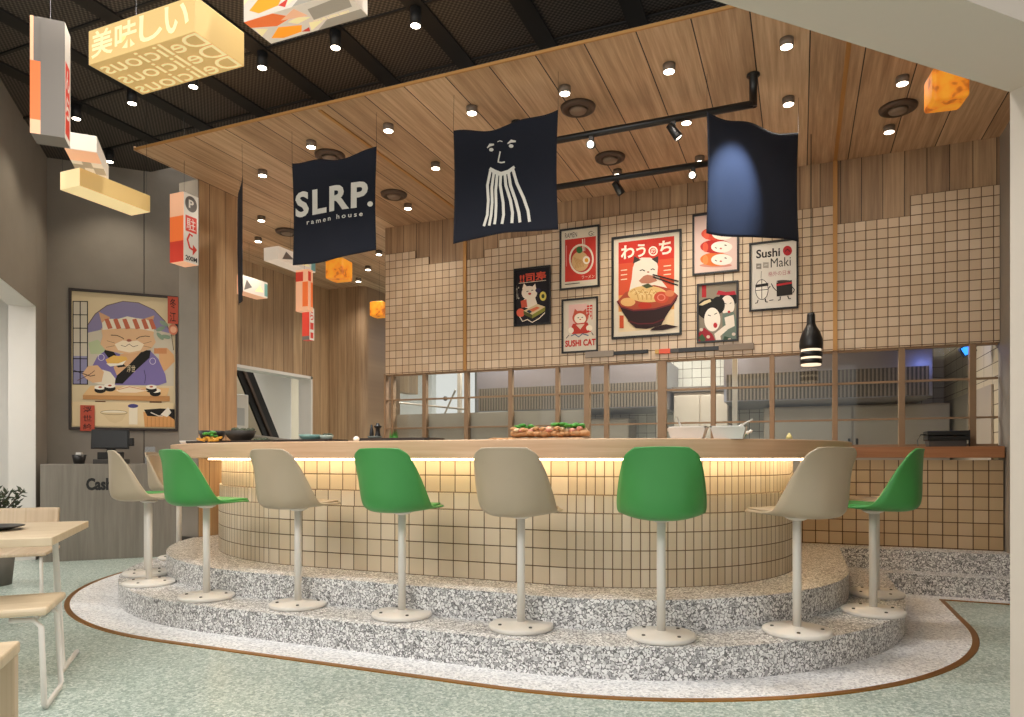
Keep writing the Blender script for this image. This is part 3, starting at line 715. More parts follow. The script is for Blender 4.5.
CL = (CXL, CYL); CR = (CXR, CYR)
stool(-3.653, 3.491, -.25, True, 'green bar stool at the left curve of the bar, in front of the wood pillar')
stool(-2.923, 3.524, -.12, False, 'beige bar stool between two green stools, below the tray with the teal bowl')
stool(-2.171, 3.536, .0, True, 'green bar stool with its back to us near the middle left of the bar')
stool(-1.414, 3.537, .0, False, 'beige bar stool in the middle of the bar front')
stool(-0.667, 3.629, .19, True, 'green bar stool seen squarely from behind, nearest to the camera')
stool(-0.015, 4.000, .85, False, 'beige bar stool at the right curve with its seat pointing left')
stool(0.406, 4.691, 1.28, True, 'green bar stool seen from the side at the right end of the bar')
stool(0.478, 5.315, 1.45, False, 'beige bar stool mostly hidden behind the side-on green one at the right end')
stool(-4.452, 3.716, face(-4.452, 3.716, CL), False, 'beige bar stool seen from the side in front of the cash desk')
stool(-4.830, 4.013, face(-4.830, 4.013, CL), True, 'green bar stool mostly hidden behind the side-on beige one by the cash desk')
stool(-5.33, 4.77, face(-5.33, 4.77, CL), False, 'farthest beige bar stool beside the wood pillar, half hidden by a green stool')

# ------------------------------------------------------------------ cash desk and what stands on it
CB = 8.651
RZ45 = PI / 4
cd = thing('cash_desk', 'grey wood cash desk lettered Cash in front of the grey wall', 'cash desk', diag(-1.80, CB, 0), RZ45)
mb = MB(); mb.box(0, 1.31, 0, .55, 0, 1.035, M_cash); mb.build('body', cd, bevel=.004)
ar = Art(1.31, 1.035, None, -.001); ar.text('Cash', .319, .725, .505, .855, M_blackm, .045); o = ar.build('lettering', cd)
mn = thing('pos_monitor', 'black till screen on a stand on the cash desk', 'monitor', diag(-1.19, CB + .28, 1.036), RZ45 - .1)
mb = MB(); mb.cbox((0, 0, .275), (.38, .03, .22), M_blackm, 0, -.12); mb.build('screen_case', mn, bevel=.006)
mb = MB(); mb.cbox((0, -.0175, .277), (.34, .003, .18), M_screen, 0, -.12); mb.build('screen', mn)
mb = MB(); mb.box(-.12, .12, -.05, .08, .05, .13, M_blackm); mb.box(-.04, .04, 0, .06, .12, .24, M_blackm); mb.build('stand', mn, bevel=.006)
mb = MB(); mb.box(-.15, .17, -.1, .12, 0, .05, mat('till drawer', '#3a3733', .5)); mb.build('drawer_base', mn, bevel=.004)
mb = MB(); mb.box(.19, .235, -.03, .03, .2, .29, M_blackm); mb.build('card_reader', mn, bevel=.006)
cu = thing('napkin_bowl', 'small black bowl with white napkins left of the till screen', 'bowl', diag(-1.48, CB + .2, 1.036))
mb = MB(); mb.lathe([(0, 0), (.05, 0), (.072, .1), (.066, .1), (.045, .012), (0, .012)], M_bowl, n=20); mb.build('bowl', cu)
mb = MB(); mb.cbox((0, 0, .085), (.05, .04, .08), M_white, .6); mb.build('napkins', cu)
ac = thing('acrylic_holder', 'clear acrylic leaflet holder at the right end of the cash desk', 'leaflet holder', diag(-.78, CB + .12, 1.036), RZ45)
mb = MB(); mb.box(-.05, .05, 0, .003, 0, .19, M_acryl); mb.box(-.05, .05, -.05, 0, 0, .004, M_acryl); mb.build('sheet', ac)

# framed picture of a cat cook
ct = thing('framed_picture', 'large framed picture of a cat cook in a striped headband on the grey wall', 'picture', diag(-1.673, GB - .003, 1.43), RZ45)
W, Hh = 1.141, 1.64
Mfr = mat('dark wood frame', '#2a1c14', .5)
def frame(t, W, H, w, d, m):
    mb = MB(); mb.box(0, W, -d, 0, 0, w, m); mb.box(0, W, -d, 0, H - w, H, m); mb.box(0, w, -d, 0, w, H - w, m); mb.box(W - w, W, -d, 0, w, H - w, m); mb.build('frame', t, bevel=.002)
frame(ct, W, Hh, .028, .03, Mfr)
def ink(h, n=None): return mat('ink ' + h, h, .8)
a = Art(W, Hh, ((38, 35), (520, 70), (38, 670), (520, 672)), -.006)
I = ink
a.rect(40, 40, 518, 668, I('#d9c7a3'))
a.poly([(118, 470), (118, 200), (150, 150), (200, 112), (270, 92), (340, 98), (410, 130), (460, 180), (490, 240), (500, 310), (500, 470)], I('#c9c0ae'))
a.poly([(118, 235), (118, 200), (150, 150), (200, 112), (270, 92), (340, 98), (410, 130), (460, 180), (485, 235), (400, 215), (300, 190), (200, 215)], I('#8a82a6'))
a.line([(118, 200), (150, 150), (200, 112), (270, 92), (340, 98), (410, 130), (460, 180), (490, 240), (500, 310)], .008, I('#6b5a45'))
a.poly([(120, 280), (160, 265), (200, 300), (180, 330), (130, 330)], I('#b6c29a'))
a.rect(54, 95, 118, 468, I('#cfc6b4')); a.rect(54, 340, 118, 468, I('#8f8db0'))
for x in (56, 86, 117): a.line([(x, 95), (x, 468)], .010, I('#181412'))
for y in (95, 155, 215, 280, 352, 410, 466): a.line([(54, y), (119, y)], .010, I('#181412'))
a.poly([(500, 330), (505, 360), (470, 395), (440, 420), (430, 300), (470, 300)], I('#d8a878'))
a.rect(410, 302, 468, 326, I('#c98a5c'))
# leaves at right
for (x, y, r) in ((455, 190, .5), (440, 215, -.4), (465, 250, .2), (438, 248, .8)): a.ell(x, y, 22, 9, I('#8aa08a'), rot=r)
# body
a.poly([(130, 400), (160, 340), (200, 310), (260, 330), (330, 330), (390, 310), (430, 350), (462, 420), (468, 455), (430, 468), (235, 468), (180, 440)], I('#7a6ea6'))
a.poly([(260, 330), (300, 320), (360, 315), (330, 350), (290, 400), (250, 440), (230, 390)], I('#d6a87e'))
a.poly([(200, 295), (230, 320), (260, 360), (285, 385), (250, 390), (210, 350), (188, 320)], I('#15120f'))
a.poly([(360, 310), (395, 312), (390, 345), (330, 400), (270, 462), (232, 462), (245, 425), (300, 375)], I('#15120f'))
a.text('浮世', 288, 410, 326, 378, I('#d9c7a3'))
a.ring(176, 345, 13, 14, .006, I('#d9cfe0')); a.ring(404, 360, 13, 14, .006, I('#d9cfe0'))
a.line([(365, 400), (372, 430), (368, 460)], .006, I('#3a3050'))
# head
a.poly([(165, 140), (215, 165), (185, 215)], I('#d0a27c')); a.poly([(412, 155), (365, 170), (395, 215)], I('#d0a27c'))
a.poly([(176, 215), (182, 250), (172, 285), (195, 312), (240, 322), (300, 328), (360, 318), (400, 300), (418, 275), (408, 245), (410, 215)], I('#dcb48c'))
a.poly([(235, 285), (270, 268), (300, 272), (335, 268), (365, 285), (350, 312), (300, 322), (250, 312)], I('#eddcc0'))
a.line([(218, 245), (245, 246), (268, 256), (275, 262)], .008, I('#2a1c14')); a.line([(330, 262), (345, 252), (370, 248), (392, 250)], .008, I('#2a1c14'))
a.ell(298, 268, 11, 6, I('#a8604a')); a.line([(262, 290), (282, 296), (298, 284), (316, 296), (338, 290)], .006, I('#4a3020'))
for q in (((235, 280), (200, 270)), ((235, 292), (198, 300)), ((362, 282), (398, 272)), ((362, 292), (398, 300))): a.line(q, .004, I('#6a4a34'))
a.poly([(180, 190), (200, 172), (250, 172), (290, 160), (330, 168), (370, 172), (405, 185), (410, 228), (360, 218), (300, 212), (240, 216), (182, 222)], I('#e5dcc8'))
for x in (190, 228, 268, 312, 352, 385): a.poly([(x, 174), (x + 18, 170), (x + 36, 214), (x + 16, 218)], I('#bf6a4e'))
# arm, sushi, board
a.poly([(180, 400), (215, 410), (238, 440), (235, 468), (170, 466), (140, 458), (160, 420)], I('#e6dcc8'))
a.poly([(95, 420), (120, 385), (160, 380), (188, 410), (178, 455), (140, 460), (110, 440)], I('#d9b088'))
a.line([(60, 405), (130, 430), (150, 425)], .009, I('#2a2018')); a.line([(75, 450), (130, 420), (148, 405)], .007, I('#6a4a40'))
a.poly([(195, 355), (230, 336), (286, 342), (292, 356), (250, 372), (205, 376)], I('#e2b45c')); a.poly([(198, 372), (250, 372), (285, 358), (270, 378), (215, 386)], I('#f0e8d8'))
a.poly([(130, 474), (480, 480), (470, 515), (98, 515)], I('#e0b884')); a.poly([(98, 515), (482, 516), (482, 540), (98, 534)], I('#bf8c58')); a.rect(150, 540, 195, 547, I('#6a4a30')); a.rect(390, 540, 445, 547, I('#6a4a30'))
for x, y in ((172, 484), (214, 476), (416, 496), (398, 480)):
    a.ell(x, y + 8, 25, 14, I('#15120f')); a.ell(x, y - 4, 25, 10, I('#efe8da')); a.ell(x, y - 5, 8, 4, I('#b25a3a'))
a.poly([(240, 492), (290, 470), (345, 480), (385, 492), (330, 502), (260, 502)], I('#edd9bd')); a.line([(250, 490), (300, 476), (370, 490)], .008, I('#c98a5c'))
# table front
a.poly([(54, 545), (500, 548), (500, 655), (54, 655)], I('#e3cda4'))
a.ell(232, 592, 58, 10, I('#efe4cc')); a.poly([(174, 592), (290, 592), (268, 628), (238, 640), (212, 632)], I('#dcc59c')); a.ring(232, 592, 58, 10, .005, I('#8a7048'))
a.rect(298, 560, 336, 645, I('#efe4cc')); a.ell(316, 562, 23, 9, I('#4a4680'))
a.poly([(362, 588), (505, 600), (505, 655), (368, 655)], I('#d99f62'))
a.poly([(365, 578), (440, 572), (505, 575), (505, 622), (470, 600), (420, 608), (380, 606)], I('#15120f')); a.poly([(440, 600), (475, 565), (490, 590), (470, 610)], I('#e8e0d0')); a.line([(395, 590), (430, 605), (450, 606)], .012, I('#d8cfc0'))
for x in range(380, 500, 18): a.line([(x, 612), (x, 655)], .004, I('#a86a3a'))
a.build('print', ct)
b = Art(1, 1, None, -.034)
b.w, b.h = .115, .30
# red seals that overlap the frame
def seal(nm, x, z, w, h, txt, extra=None):
    s = Art(w, h, None, -.033); s.rect(0, 0, 1, 1, ink('#b8503c')); n = len(txt)
    for k, c in enumerate(txt): s.text(c, .2, 1 - (k + .86) / n, .8, 1 - (k + .14) / n, ink('#2a1512'), .01)
    o = s.build(nm, ct); o.location = (x, 0, z)
seal('red_seal', .118, -.015, .145, .30, '浮世絵'); seal('red_seal', 1.03, 1.30, .115, .33, '冬江')
s = Art(.10, .13, None, -.0335); s.ell(.5, .5, .5, .5, ink('#c8785c')); s.ell(.52, .5, .34, .3, ink('#e0a888')); o = s.build('red_seal', ct); o.location = (1.04, 0, 1.165)

# ------------------------------------------------------------------ posters on the tiles
PY = 6.9345
def poster(x0, x1, z0, z1, quad, label, fc=M_black, fw=.018):
    t = thing('framed_poster', label, 'poster', (x0, PY, z0)); W = x1 - x0; Hh = z1 - z0
    frame(t, W, Hh, fw, .022, fc); return t, Art(W, Hh, quad, -.005)
# 1 black bento poster
t, a = poster(-2.852, -2.43, 2.518, 3.138, ((70, 245), (260, 225), (70, 542), (260, 527)), 'small black poster of a white cat with a sushi box, leftmost on the tiles')
a.rect(60, 200, 270, 560, I('#17141c'))
a.text('!!司寿', 100, 318, 235, 268, I('#d8543e'), .03); a.line([(95, 318), (235, 303)], .006, I('#e8dcc0'))
a.ell(150, 368, 40, 36, I('#efe3cf')); a.poly([(112, 350), (122, 318), (140, 338)], I('#efe3cf')); a.poly([(165, 336), (180, 320), (186, 350)], I('#efe3cf'))
a.poly([(122, 400), (180, 392), (192, 430), (150, 450), (118, 440)], I('#efe3cf')); a.line([(135, 362), (145, 358)], .008, I('#3a2a26')); a.line([(160, 356), (170, 353)], .008, I('#3a2a26')); a.ell(152, 372, 8, 6, I('#c0533e'))
a.poly([(105, 410), (135, 400), (140, 440), (110, 445)], I('#c9563f')); a.ell(105, 470, 22, 22, I('#e0654a'))
a.ell(220, 385, 17, 24, I('#d8c860')); a.ell(220, 385, 8, 11, I('#3a4a2a')); a.ell(195, 355, 14, 12, I('#2c2848'))
a.poly([(120, 460), (190, 425), (232, 440), (165, 480)], I('#d9c59a')); a.poly([(120, 460), (165, 480), (165, 500), (122, 480)], I('#5a5a2a')); a.poly([(165, 480), (232, 440), (230, 462), (165, 500)], I('#8a8a3a'))
a.poly([(150, 455), (190, 438), (205, 445), (168, 466)], I('#d9734a')); a.poly([(135, 462), (150, 455), (165, 466), (152, 474)], I('#2b3448'))
a.line([(100, 490), (115, 515), (140, 505), (165, 520), (200, 500), (230, 470)], .010, I('#efe3cf'))
a.text('ねこ', 82, 402, 98, 330, I('#c8c0b0')); a.build('print', t)
# 2 ramen poster
t, a = poster(-2.331, -1.902, 2.859, 3.497, ((302, 48), (514, 18), (302, 367), (514, 345)), 'red ramen bowl poster above the sushi cat poster')
a.rect(290, 0, 520, 380, I('#d9d0bb')); a.poly([(330, 100), (495, 78), (495, 305), (330, 322)], I('#c9372a'))
a.text('RAMEN', 330, 92, 395, 66, I('#2a2420')); a.text('G:', 456, 78, 486, 54, I('#5a5a4a'))
a.ell(418, 200, 66, 80, I('#e6dcc6')); a.ell(418, 200, 57, 69, I('#b5352a')); a.ell(412, 212, 46, 52, I('#d2ad78'))
for k in range(6): a.line([(378 + 8 * k, 190 + 3 * k), (392 + 8 * k, 225), (384 + 9 * k, 250 - 2 * k)], .006, I('#b98a52'))
a.ell(408, 152, 17, 18, I('#2f6b35')); a.ell(445, 205, 19, 21, I('#f0e6d2')); a.ell(446, 206, 10, 11, I('#e0a030')); a.line([(425, 95), (428, 160)], .012, I('#e6dcc6')); a.line([(436, 92), (437, 158)], .006, I('#e6dcc6'))
a.line([(338, 130), (338, 240)], .008, I('#e0908a')); a.text('ラーメン', 420, 305, 488, 288, I('#e6dcc6')); a.line([(330, 335), (410, 326)], .008, I('#3a3430')); a.build('print', t)
# 3 sushi cat
t, a = poster(-2.309, -1.916, 2.195, 2.761, ((312, 402), (499, 385), (312, 690), (499, 675)), 'pale poster lettered SUSHI CAT below the ramen poster')
a.rect(300, 370, 520, 700, I('#d6ccba')); a.poly([(348, 430), (440, 422), (440, 560), (348, 570)], I('#e0b8b0'))
a.text('寿司', 440, 510, 470, 425, I('#c9372a'), .02)
a.poly([(372, 478), (380, 450), (400, 468)], I('#c0543c')); a.poly([(420, 464), (438, 448), (440, 478)], I('#c0543c')); a.ell(407, 498, 40, 38, I('#c0543c')); a.ell(407, 502, 30, 28, I('#f0e4d0')); a.line([(394, 498), (402, 497)], .008, I('#3a201a')); a.line([(414, 496), (422, 495)], .008, I('#3a201a')); a.ell(408, 507, 5, 3, I('#c0543c'))
a.poly([(370, 530), (445, 522), (465, 570), (440, 580), (370, 585), (350, 575)], I('#b83a2c')); a.poly([(385, 535), (408, 560), (430, 530)], I('#e6c8b0')); a.ell(360, 565, 14, 16, I('#f0e4d0')); a.ell(454, 552, 16, 16, I('#f0e4d0'))
a.line([(360, 595), (380, 585), (400, 600), (420, 582), (450, 592)], .012, I('#5b6a80')); a.line([(430, 570), (455, 566)], .010, I('#c9372a')); a.line([(335, 608), (350, 590)], .008, I('#4a4a50')); a.line([(475, 590), (465, 575)], .008, I('#4a4a50'))
a.text('SUSHI CAT', 330, 655, 487, 620, I('#c22a1e'), .035); a.build('print', t)
# 4 big noodle cat poster
t, a = poster(-1.774, -1.071, 2.308, 3.347, ((62, 68), (492, 14), (62, 690), (492, 655)), 'largest poster, a white cat behind a big dark noodle bowl on red', fw=.022)
a.rect(50, 0, 500, 700, I('#ddd3bf'))
a.poly([(105, 98), (447, 56), (447, 600), (105, 635)], I('#d2512f')); a.poly([(105, 98), (447, 56), (447, 190), (105, 228)], I('#c9301f')); a.poly([(105, 420), (447, 390), (447, 600), (105, 635)], I('#dc9a52')); a.poly([(105, 520), (447, 500), (447, 612), (105, 645)], I('#e4cfa8'))
for ch, x0, y0, x1, y1 in (('わ', 120, 200, 205, 118), ('う', 215, 188, 275, 108), ('ち', 355, 172, 432, 88)): a.text(ch, x0, y0, x1, y1, I('#efe6d4'), .03)
a.ring(320, 148, 24, 25, .014, I('#efe6d4')); a.text('の', 306, 164, 334, 134, I('#efe6d4'), .02)
a.poly([(172, 395), (188, 320), (195, 250), (212, 205), (250, 188), (300, 188), (335, 200), (350, 240), (345, 290), (380, 340), (420, 390), (300, 420)], I('#e6dccb')); a.poly([(196, 225), (204, 180), (246, 202)], I('#3a302a')); a.poly([(310, 196), (352, 178), (350, 225)], I('#3a302a'))
a.line([(238, 268), (255, 262), (270, 270)], .010, I('#2a2018')); a.line([(305, 262), (318, 256), (330, 262)], .010, I('#2a2018')); a.ell(290, 276, 8, 5, I('#b07060'))
a.poly([(232, 330), (262, 300), (285, 292), (330, 300), (345, 330), (300, 345), (250, 345)], I('#b87a60'))
for y in (268, 296, 324): a.line([(120, y), (160, y - 5)], .010, I('#efd8b8'))
for y in (240, 266, 292): a.line([(384, y), (428, y - 5)], .010, I('#efd8b8'))
a.rect(112, 542, 138, 620, I('#c9502a'))
a.poly([(98, 455), (150, 400), (240, 365), (330, 355), (420, 375), (468, 415), (430, 470), (330, 500), (200, 510), (120, 490)], I('#a8482e'))
a.ell(285, 410, 120, 50, I('#dcb878'))
for k in range(12): a.line([(180 + 14 * k, 400 + (k % 3) * 8), (205 + 13 * k, 380 + (k % 4) * 8), (225 + 14 * k, 420 - (k % 3) * 10), (230 + 13 * k, 445 - (k % 2) * 14)], .008, I('#e8cf96') if k % 2 else I('#b98848'))
a.ell(165, 460, 46, 26, I('#e2b070')); a.ell(370, 430, 44, 36, I('#c24a30')); a.ring(370, 430, 22, 18, .010, I('#d9806a')); a.ell(270, 480, 42, 20, I('#b8331f')); a.poly([(250, 360), (290, 345), (320, 365), (280, 376)], I('#4a5030')); a.ell(420, 405, 28, 20, I('#cf7a50'))
a.poly([(96, 455), (120, 492), (200, 512), (330, 502), (430, 472), (470, 415), (462, 445), (400, 540), (370, 598), (280, 622), (215, 618), (180, 590), (130, 520)], I('#2a1416'))
a.line([(98, 455), (120, 490), (200, 511), (330, 501), (430, 471), (468, 418)], .016, I('#6a2028')); a.line([(165, 575), (230, 592), (320, 588), (390, 560)], .012, I('#5a1a20'))
a.poly([(330, 610), (400, 592), (470, 606), (380, 628), (300, 632)], I('#2a1416'))
a.line([(318, 292), (474, 332)], .014, I('#2a1a16')); a.line([(320, 306), (470, 356)], .014, I('#2a1a16')); a.build('print', t)
# 5 three sushi rolls (partly behind a banner)
t, a = poster(-.969, -.536, 2.877, 3.47, ((33, 58), (262, 30), (33, 360), (262, 338)), 'pale pink poster of three stacked sushi rolls, partly behind a banner')
a.rect(20, 0, 280, 380, I('#ddc2b8'))
a.ell(148, 308, 80, 10, I('#c98878'))
for cx, cy, c in ((150, 278, '#d9722f'), (150, 215, '#b8281e'), (155, 152, '#d2452c')):
    a.ell(cx, cy, 78, 34, I(c)); a.ell(cx + 28, cy + 2, 52, 28, I('#efe6da')); a.line([(cx - 5, cy + 4), (cx + 4, cy + 9)], .008, I('#3a2420')); a.line([(cx + 42, cy - 8), (cx + 52, cy - 4)], .010, I('#3a2420')); a.ell(cx + 24, cy + 10, 6, 4, I('#c05a4a')); a.ell(cx - 52, cy + 3, 14, 24, I('#e88a4a') if c == '#d9722f' else I('#d95a40'))
a.build('print', t)
# 6 two women (a plain generic drawing)
t, a = poster(-.927, -.541, 2.215, 2.79, ((53, 398), (258, 380), (53, 688), (258, 672)), 'dark poster of two pale women with black hair and red flowers')
a.rect(40, 370, 270, 700, I('#8a8070')); a.rect(78, 402, 100, 462, I('#a8222a'))
a.ell(208, 470, 46, 36, I('#14110f')); a.ell(205, 500, 34, 48, I('#e9dfd0')); a.poly([(150, 448), (160, 428), (200, 436), (240, 430), (246, 448), (200, 452)], I('#b02435'))
a.poly([(180, 540), (235, 530), (256, 590), (256, 672), (180, 676)], I('#6a7a6e')); a.poly([(190, 560), (235, 545), (240, 600), (200, 620)], I('#e9dfd0'))
a.ell(112, 518, 58, 52, I('#14110f')); a.ell(158, 500, 34, 42, I('#14110f')); a.poly([(60, 500), (90, 480), (120, 470), (125, 482), (80, 502)], I('#d8c8a0'))
a.ell(130, 570, 40, 58, I('#efe6d8')); a.ell(145, 598, 10, 13, I('#b82a30')); a.line([(108, 548), (122, 552)], .008, I('#2a201c')); a.line([(140, 545), (154, 538)], .008, I('#2a201c')); a.ell(212, 532, 7, 6, I('#b82a30')); a.line([(190, 490), (200, 494)], .006, I('#2a201c')); a.line([(215, 492), (224, 488)], .006, I('#2a201c'))
a.poly([(55, 690), (58, 640), (90, 610), (130, 640), (150, 690)], I('#9a2430')); a.poly([(60, 660), (80, 640), (100, 668), (80, 685)], I('#3a5a3a')); a.poly([(150, 690), (140, 640), (190, 600), (232, 580), (215, 610), (170, 650), (175, 690)], I('#e9dfd0')); a.poly([(180, 690), (190, 650), (225, 660), (230, 690)], I('#2f4a36'))
for x, y in ((75, 620), (110, 655), (235, 640), (215, 668)): a.ell(x, y, 9, 8, I('#d8c8b8'))
a.build('print', t)
# 7 sushi maki
t, a = poster(-.444, -.013, 2.482, 3.131, ((305, 200), (547, 175), (305, 535), (547, 513)), 'white poster lettered Sushi Maki right of the other posters')
a.rect(290, 150, 560, 560, I('#d9d4ca'))
a.text('Sushi', 340, 274, 458, 232, I('#231f1d'), .025); a.ell(494, 236, 22, 24, I('#b3262c')); a.line([(483, 240), (494, 228), (505, 240)], .010, I('#5a1418'))
a.text('Maki', 412, 318, 510, 274, I('#231f1d'), 0); a.rect(340, 298, 366, 325, I('#8a857c')); a.rect(374, 292, 402, 320, I('#a09a90')); a.line([(346, 312), (360, 310)], .008, I('#d9d4ca')); a.line([(380, 306), (396, 304)], .008, I('#d9d4ca'))
a.text('格外の日本', 400, 362, 512, 338, I('#b88a88'), .01)
a.ell(368, 425, 33, 50, I('#231f1d')); a.ell(368, 425, 30, 47, I('#e6e1d6')); a.poly([(336, 402), (400, 392), (400, 406), (336, 416)], I('#231f1d')); a.line([(368, 372), (368, 470)], .006, I('#231f1d')); a.line([(338, 430), (398, 424)], .006, I('#231f1d')); a.line([(366, 335), (364, 370)], .005, I('#8a857c'))
a.line([(350, 475), (345, 490), (335, 492)], .009, I('#231f1d')); a.line([(385, 470), (388, 485), (398, 485)], .009, I('#231f1d')); a.line([(400, 420), (410, 408)], .008, I('#231f1d'))
a.poly([(440, 390), (515, 378), (518, 448), (442, 458)], I('#231f1d')); a.poly([(440, 398), (516, 386), (516, 396), (440, 408)], I('#b3262c')); a.ell(478, 384, 38, 6, I('#4a3a36'))
a.line([(440, 430), (425, 415), (415, 395)], .008, I('#231f1d')); a.line([(516, 410), (528, 425), (520, 440)], .008, I('#231f1d')); a.line([(460, 458), (458, 474), (448, 476)], .009, I('#231f1d')); a.line([(495, 454), (500, 468), (510, 466)], .009, I('#231f1d')); a.line([(405, 478), (425, 474)], .006, I('#231f1d'))
a.build('print', t)

# ------------------------------------------------------------------ cloth banners
def banner(loc, rz, W, Hh, label, seed, art=None, bulge=0.0):
    t = thing('cloth_banner', label, 'banner', loc, rz)
    rr = random.Random(seed); ph = [rr.uniform(0, 6) for _ in range(5)]
    def wave(x, z):
        u = x / W
        return (.012 * math.sin(5 * u + ph[0] + z * 1.2) + .006 * math.sin(13 * u + ph[1]) + bulge * math.sin(PI * u) * (z / Hh)) * (.35 + .65 * min(1, (Hh - z) / Hh + .2))
    def fn(a, b):
        x = a * W; sag = .055 * (1 - (2 * a - 1) ** 2) * (.6 + .4 * math.sin(9 * a + ph[2])); bot = .02 * math.sin(4 * a + ph[3])
        z = bot + b * (Hh - sag - bot)
        xx = x + (.012 * math.sin(PI * b)) * (1 - 2 * a)
        return (xx, wave(x, z), z)
    mb = MB(); mb.grid(fn, 40, 40, M_navy); mb.build('cloth', t, solid=.003, soff=0)
    for x in (0, W):
        mb = MB(); mb.tube([(x, wave(x, Hh), Hh - .01), (x, 0, CEIL - loc[2] - .001)], .0012, M_blackm, 5); mb.build('cord', t)
    if art:
        a = Art(W, Hh, art[0], -.004); a.warp = wave; art[1](a); o = a.build('lettering' if art[2] == 't' else 'printed_figure', t)
    return t
def slrp(a):
    q = M_print
    a.text('SLRP', 78, 441, 436, 316, q, .035, 0, 1.16); a.ell(447, 369, 13, 13, q)
    a.text('ramen house', 138, 472, 412, 449, q, .012, 0, 1.5)
banner((-3.878, 4.6, 2.705), 0, .822, .83, 'navy banner lettered SLRP. hanging over the left of the bar', 3, (((60, 170), (476, 85), (64, 665), (468, 608)), slrp, 't'))
def fig(a):
    q = M_print
    a.line([(194, 350), (205, 338), (222, 336)], [.006, .022, .012], q); a.line([(276, 332), (290, 321), (308, 322)], [.008, .022, .012], q)
    a.ell(211, 357, 9, 7, q); a.ell(290, 341, 9, 7, q); a.line([(236, 325), (246, 321), (256, 324)], .006, q)
    a.line([(247, 364), (243, 385), (239, 406), (252, 409), (266, 406)], .011, q)
    a.line([(205, 432), (225, 446), (250, 455), (280, 445), (303, 424)], [.02, .03, .03, .03, .02], q)
    for st in ([(208, 440), (196, 500), (200, 560), (196, 620), (182, 664)], [(222, 448), (214, 510), (216, 570), (212, 620), (204, 662)], [(236, 452), (230, 520), (232, 580), (230, 630), (226, 657)], [(250, 455), (248, 500), (260, 570), (262, 620), (256, 656)], [(266, 452), (270, 500), (288, 560), (296, 610), (294, 652)], [(280, 446), (288, 500), (308, 560), (320, 610), (324, 648)], [(296, 432), (312, 490), (338, 550), (354, 600), (360, 645)]):
        a.line(st, .0215, q)
banner((-2.376, 4.6, 2.70), 0, .817, .83, 'navy banner with a white line drawn face and flowing beard', 5, (((55, 285), (472, 195), (62, 728), (466, 678)), fig, 'f'))
B3 = (-.603, 5.03)
banner((B3[0], B3[1], 2.70), PI / 4, .84, .835, 'plain navy banner lit by a spot at the right end of the track rail', 8)
banner((-4.43, 4.62, 2.57), 3 * PI / 4 , .83, .96, 'navy banner seen edge-on beside the wood pillar', 11, None, .05)

# ------------------------------------------------------------------ lanterns
def lant(name, h, e, s=1.0): return mat('lantern ' + name, h, .5, emit=e, estr=s)
L_y = lant('yellow', '#d8b97c', '#e0b870', .26); L_yl = lant('pale yellow', '#ead6a6', '#ecd29a', .52); L_w = lant('white', '#c9bfb2', '#d8cbb8', .42); L_g = lant('grey', '#746d66', '#7a726a', .10); L_g2 = lant('stone', '#a39a8c', '#a89e90', .25)
L_o = lant('orange', '#d9652f', '#e07038', .55); L_o2 = lant('amber', '#e08a22', '#e88a1c', .75); L_r = lant('red', '#c03a2c', '#c8402e', .42); L_p = lant('peach', '#e0a884', '#e8b08a', .5); L_d = lant('brown spots', '#a8501a', '#a8501a', .3)
def lantern(loc, rz, W, D, Hh, label, m, faces=(), wires=((.5, .5),), ceil=CEIL, rim=None, side_m=None):
    """box lantern: origin at the near left bottom corner, x along the front, y into depth"""
    t = thing('box_lantern', label, 'lantern', loc, rz)
    mb = MB(); mb.box(0, W, 0, D, 0, Hh, m)
    if side_m:
        for i, mm in side_m.items(): mb.m[i] = mm
    mb.build('shade', t, bevel=.004)
    for fc, fn in faces:
        if fc == 'front': a = Art(W, Hh, None, -.001); fn(a); a.build('print', t)
        if fc == 'right':
            a = Art(D, Hh, None, -.001); fn(a); o = a.build('print', t); o.rotation_euler = (0, 0, PI / 2); o.location = (W, 0, 0)
        if fc == 'bottom':
            a = Art(W, D, None, -.001); fn(a); o = a.build('print', t); o.rotation_euler = (PI / 2, 0, 0); o.location = (0, D, 0)
            o.rotation_euler = (PI / 2, 0, 0); o.location = (0, D, 0)
    for x, y in wires:
        mb = MB(); mb.tube([(x * W, y * D, Hh - .002), (x * W, y * D, ceil - loc[2] + .004)], .0013, M_blackm, 5); mb.build('hanging_cord', t)
    return t
def f_big(a): 
    for i, ch in enumerate('美味しい'): a.text(ch, .03 + .235 * i, .14, .03 + .235 * i + .215, .92, L_yl, .02)
def f_bigb(a):
    # local: x right, z = up of the sheet, seen from below
    for k in range(3): a.text('Delicious', .03, .68 - .32 * k, 1.0, .68 - .32 * k + .30, L_yl, .004, 0, 1.0, True)
lantern((-3.68, 2.68, 3.3), 0, .795, .347, .19, 'large yellow box lantern lettered with Japanese and Delicious', L_y, (('front', f_big), ('bottom', f_bigb)), ((.2, .5), (.8, .5)), DZ)
def f_art(a):
    a.rect(0, 0, 1, 1, L_w); a.poly([(.0, .75), (.22, .55), (.42, .7), (.3, 1), (0, 1)], L_o); a.poly([(.06, .2), (.22, .5), (.42, .34), (.36, .12), (.16, .08)], L_o2); a.poly([(.36, .12), (.46, .2), (.43, .04)], L_r); a.poly([(.0, .35), (.12, .55), (.02, .68)], L_yl); a.poly([(.40, .42), (.56, .52), (.46, .64), (.34, .58)], L_yl); a.poly([(.45, .06), (.62, .28), (.5, .36)], L_yl); a.poly([(.5, .0), (.66, .28), (1, .3), (1, 0)], L_g2); a.poly([(.56, .4), (.95, .46), (1, .9), (.6, .8)], L_g2); a.poly([(.3, .7), (.55, .6), (.5, .95)], L_p)
    a.text("YOUR LIFE'S BEST", .54, .30, .90, .38, L_yl, .02)
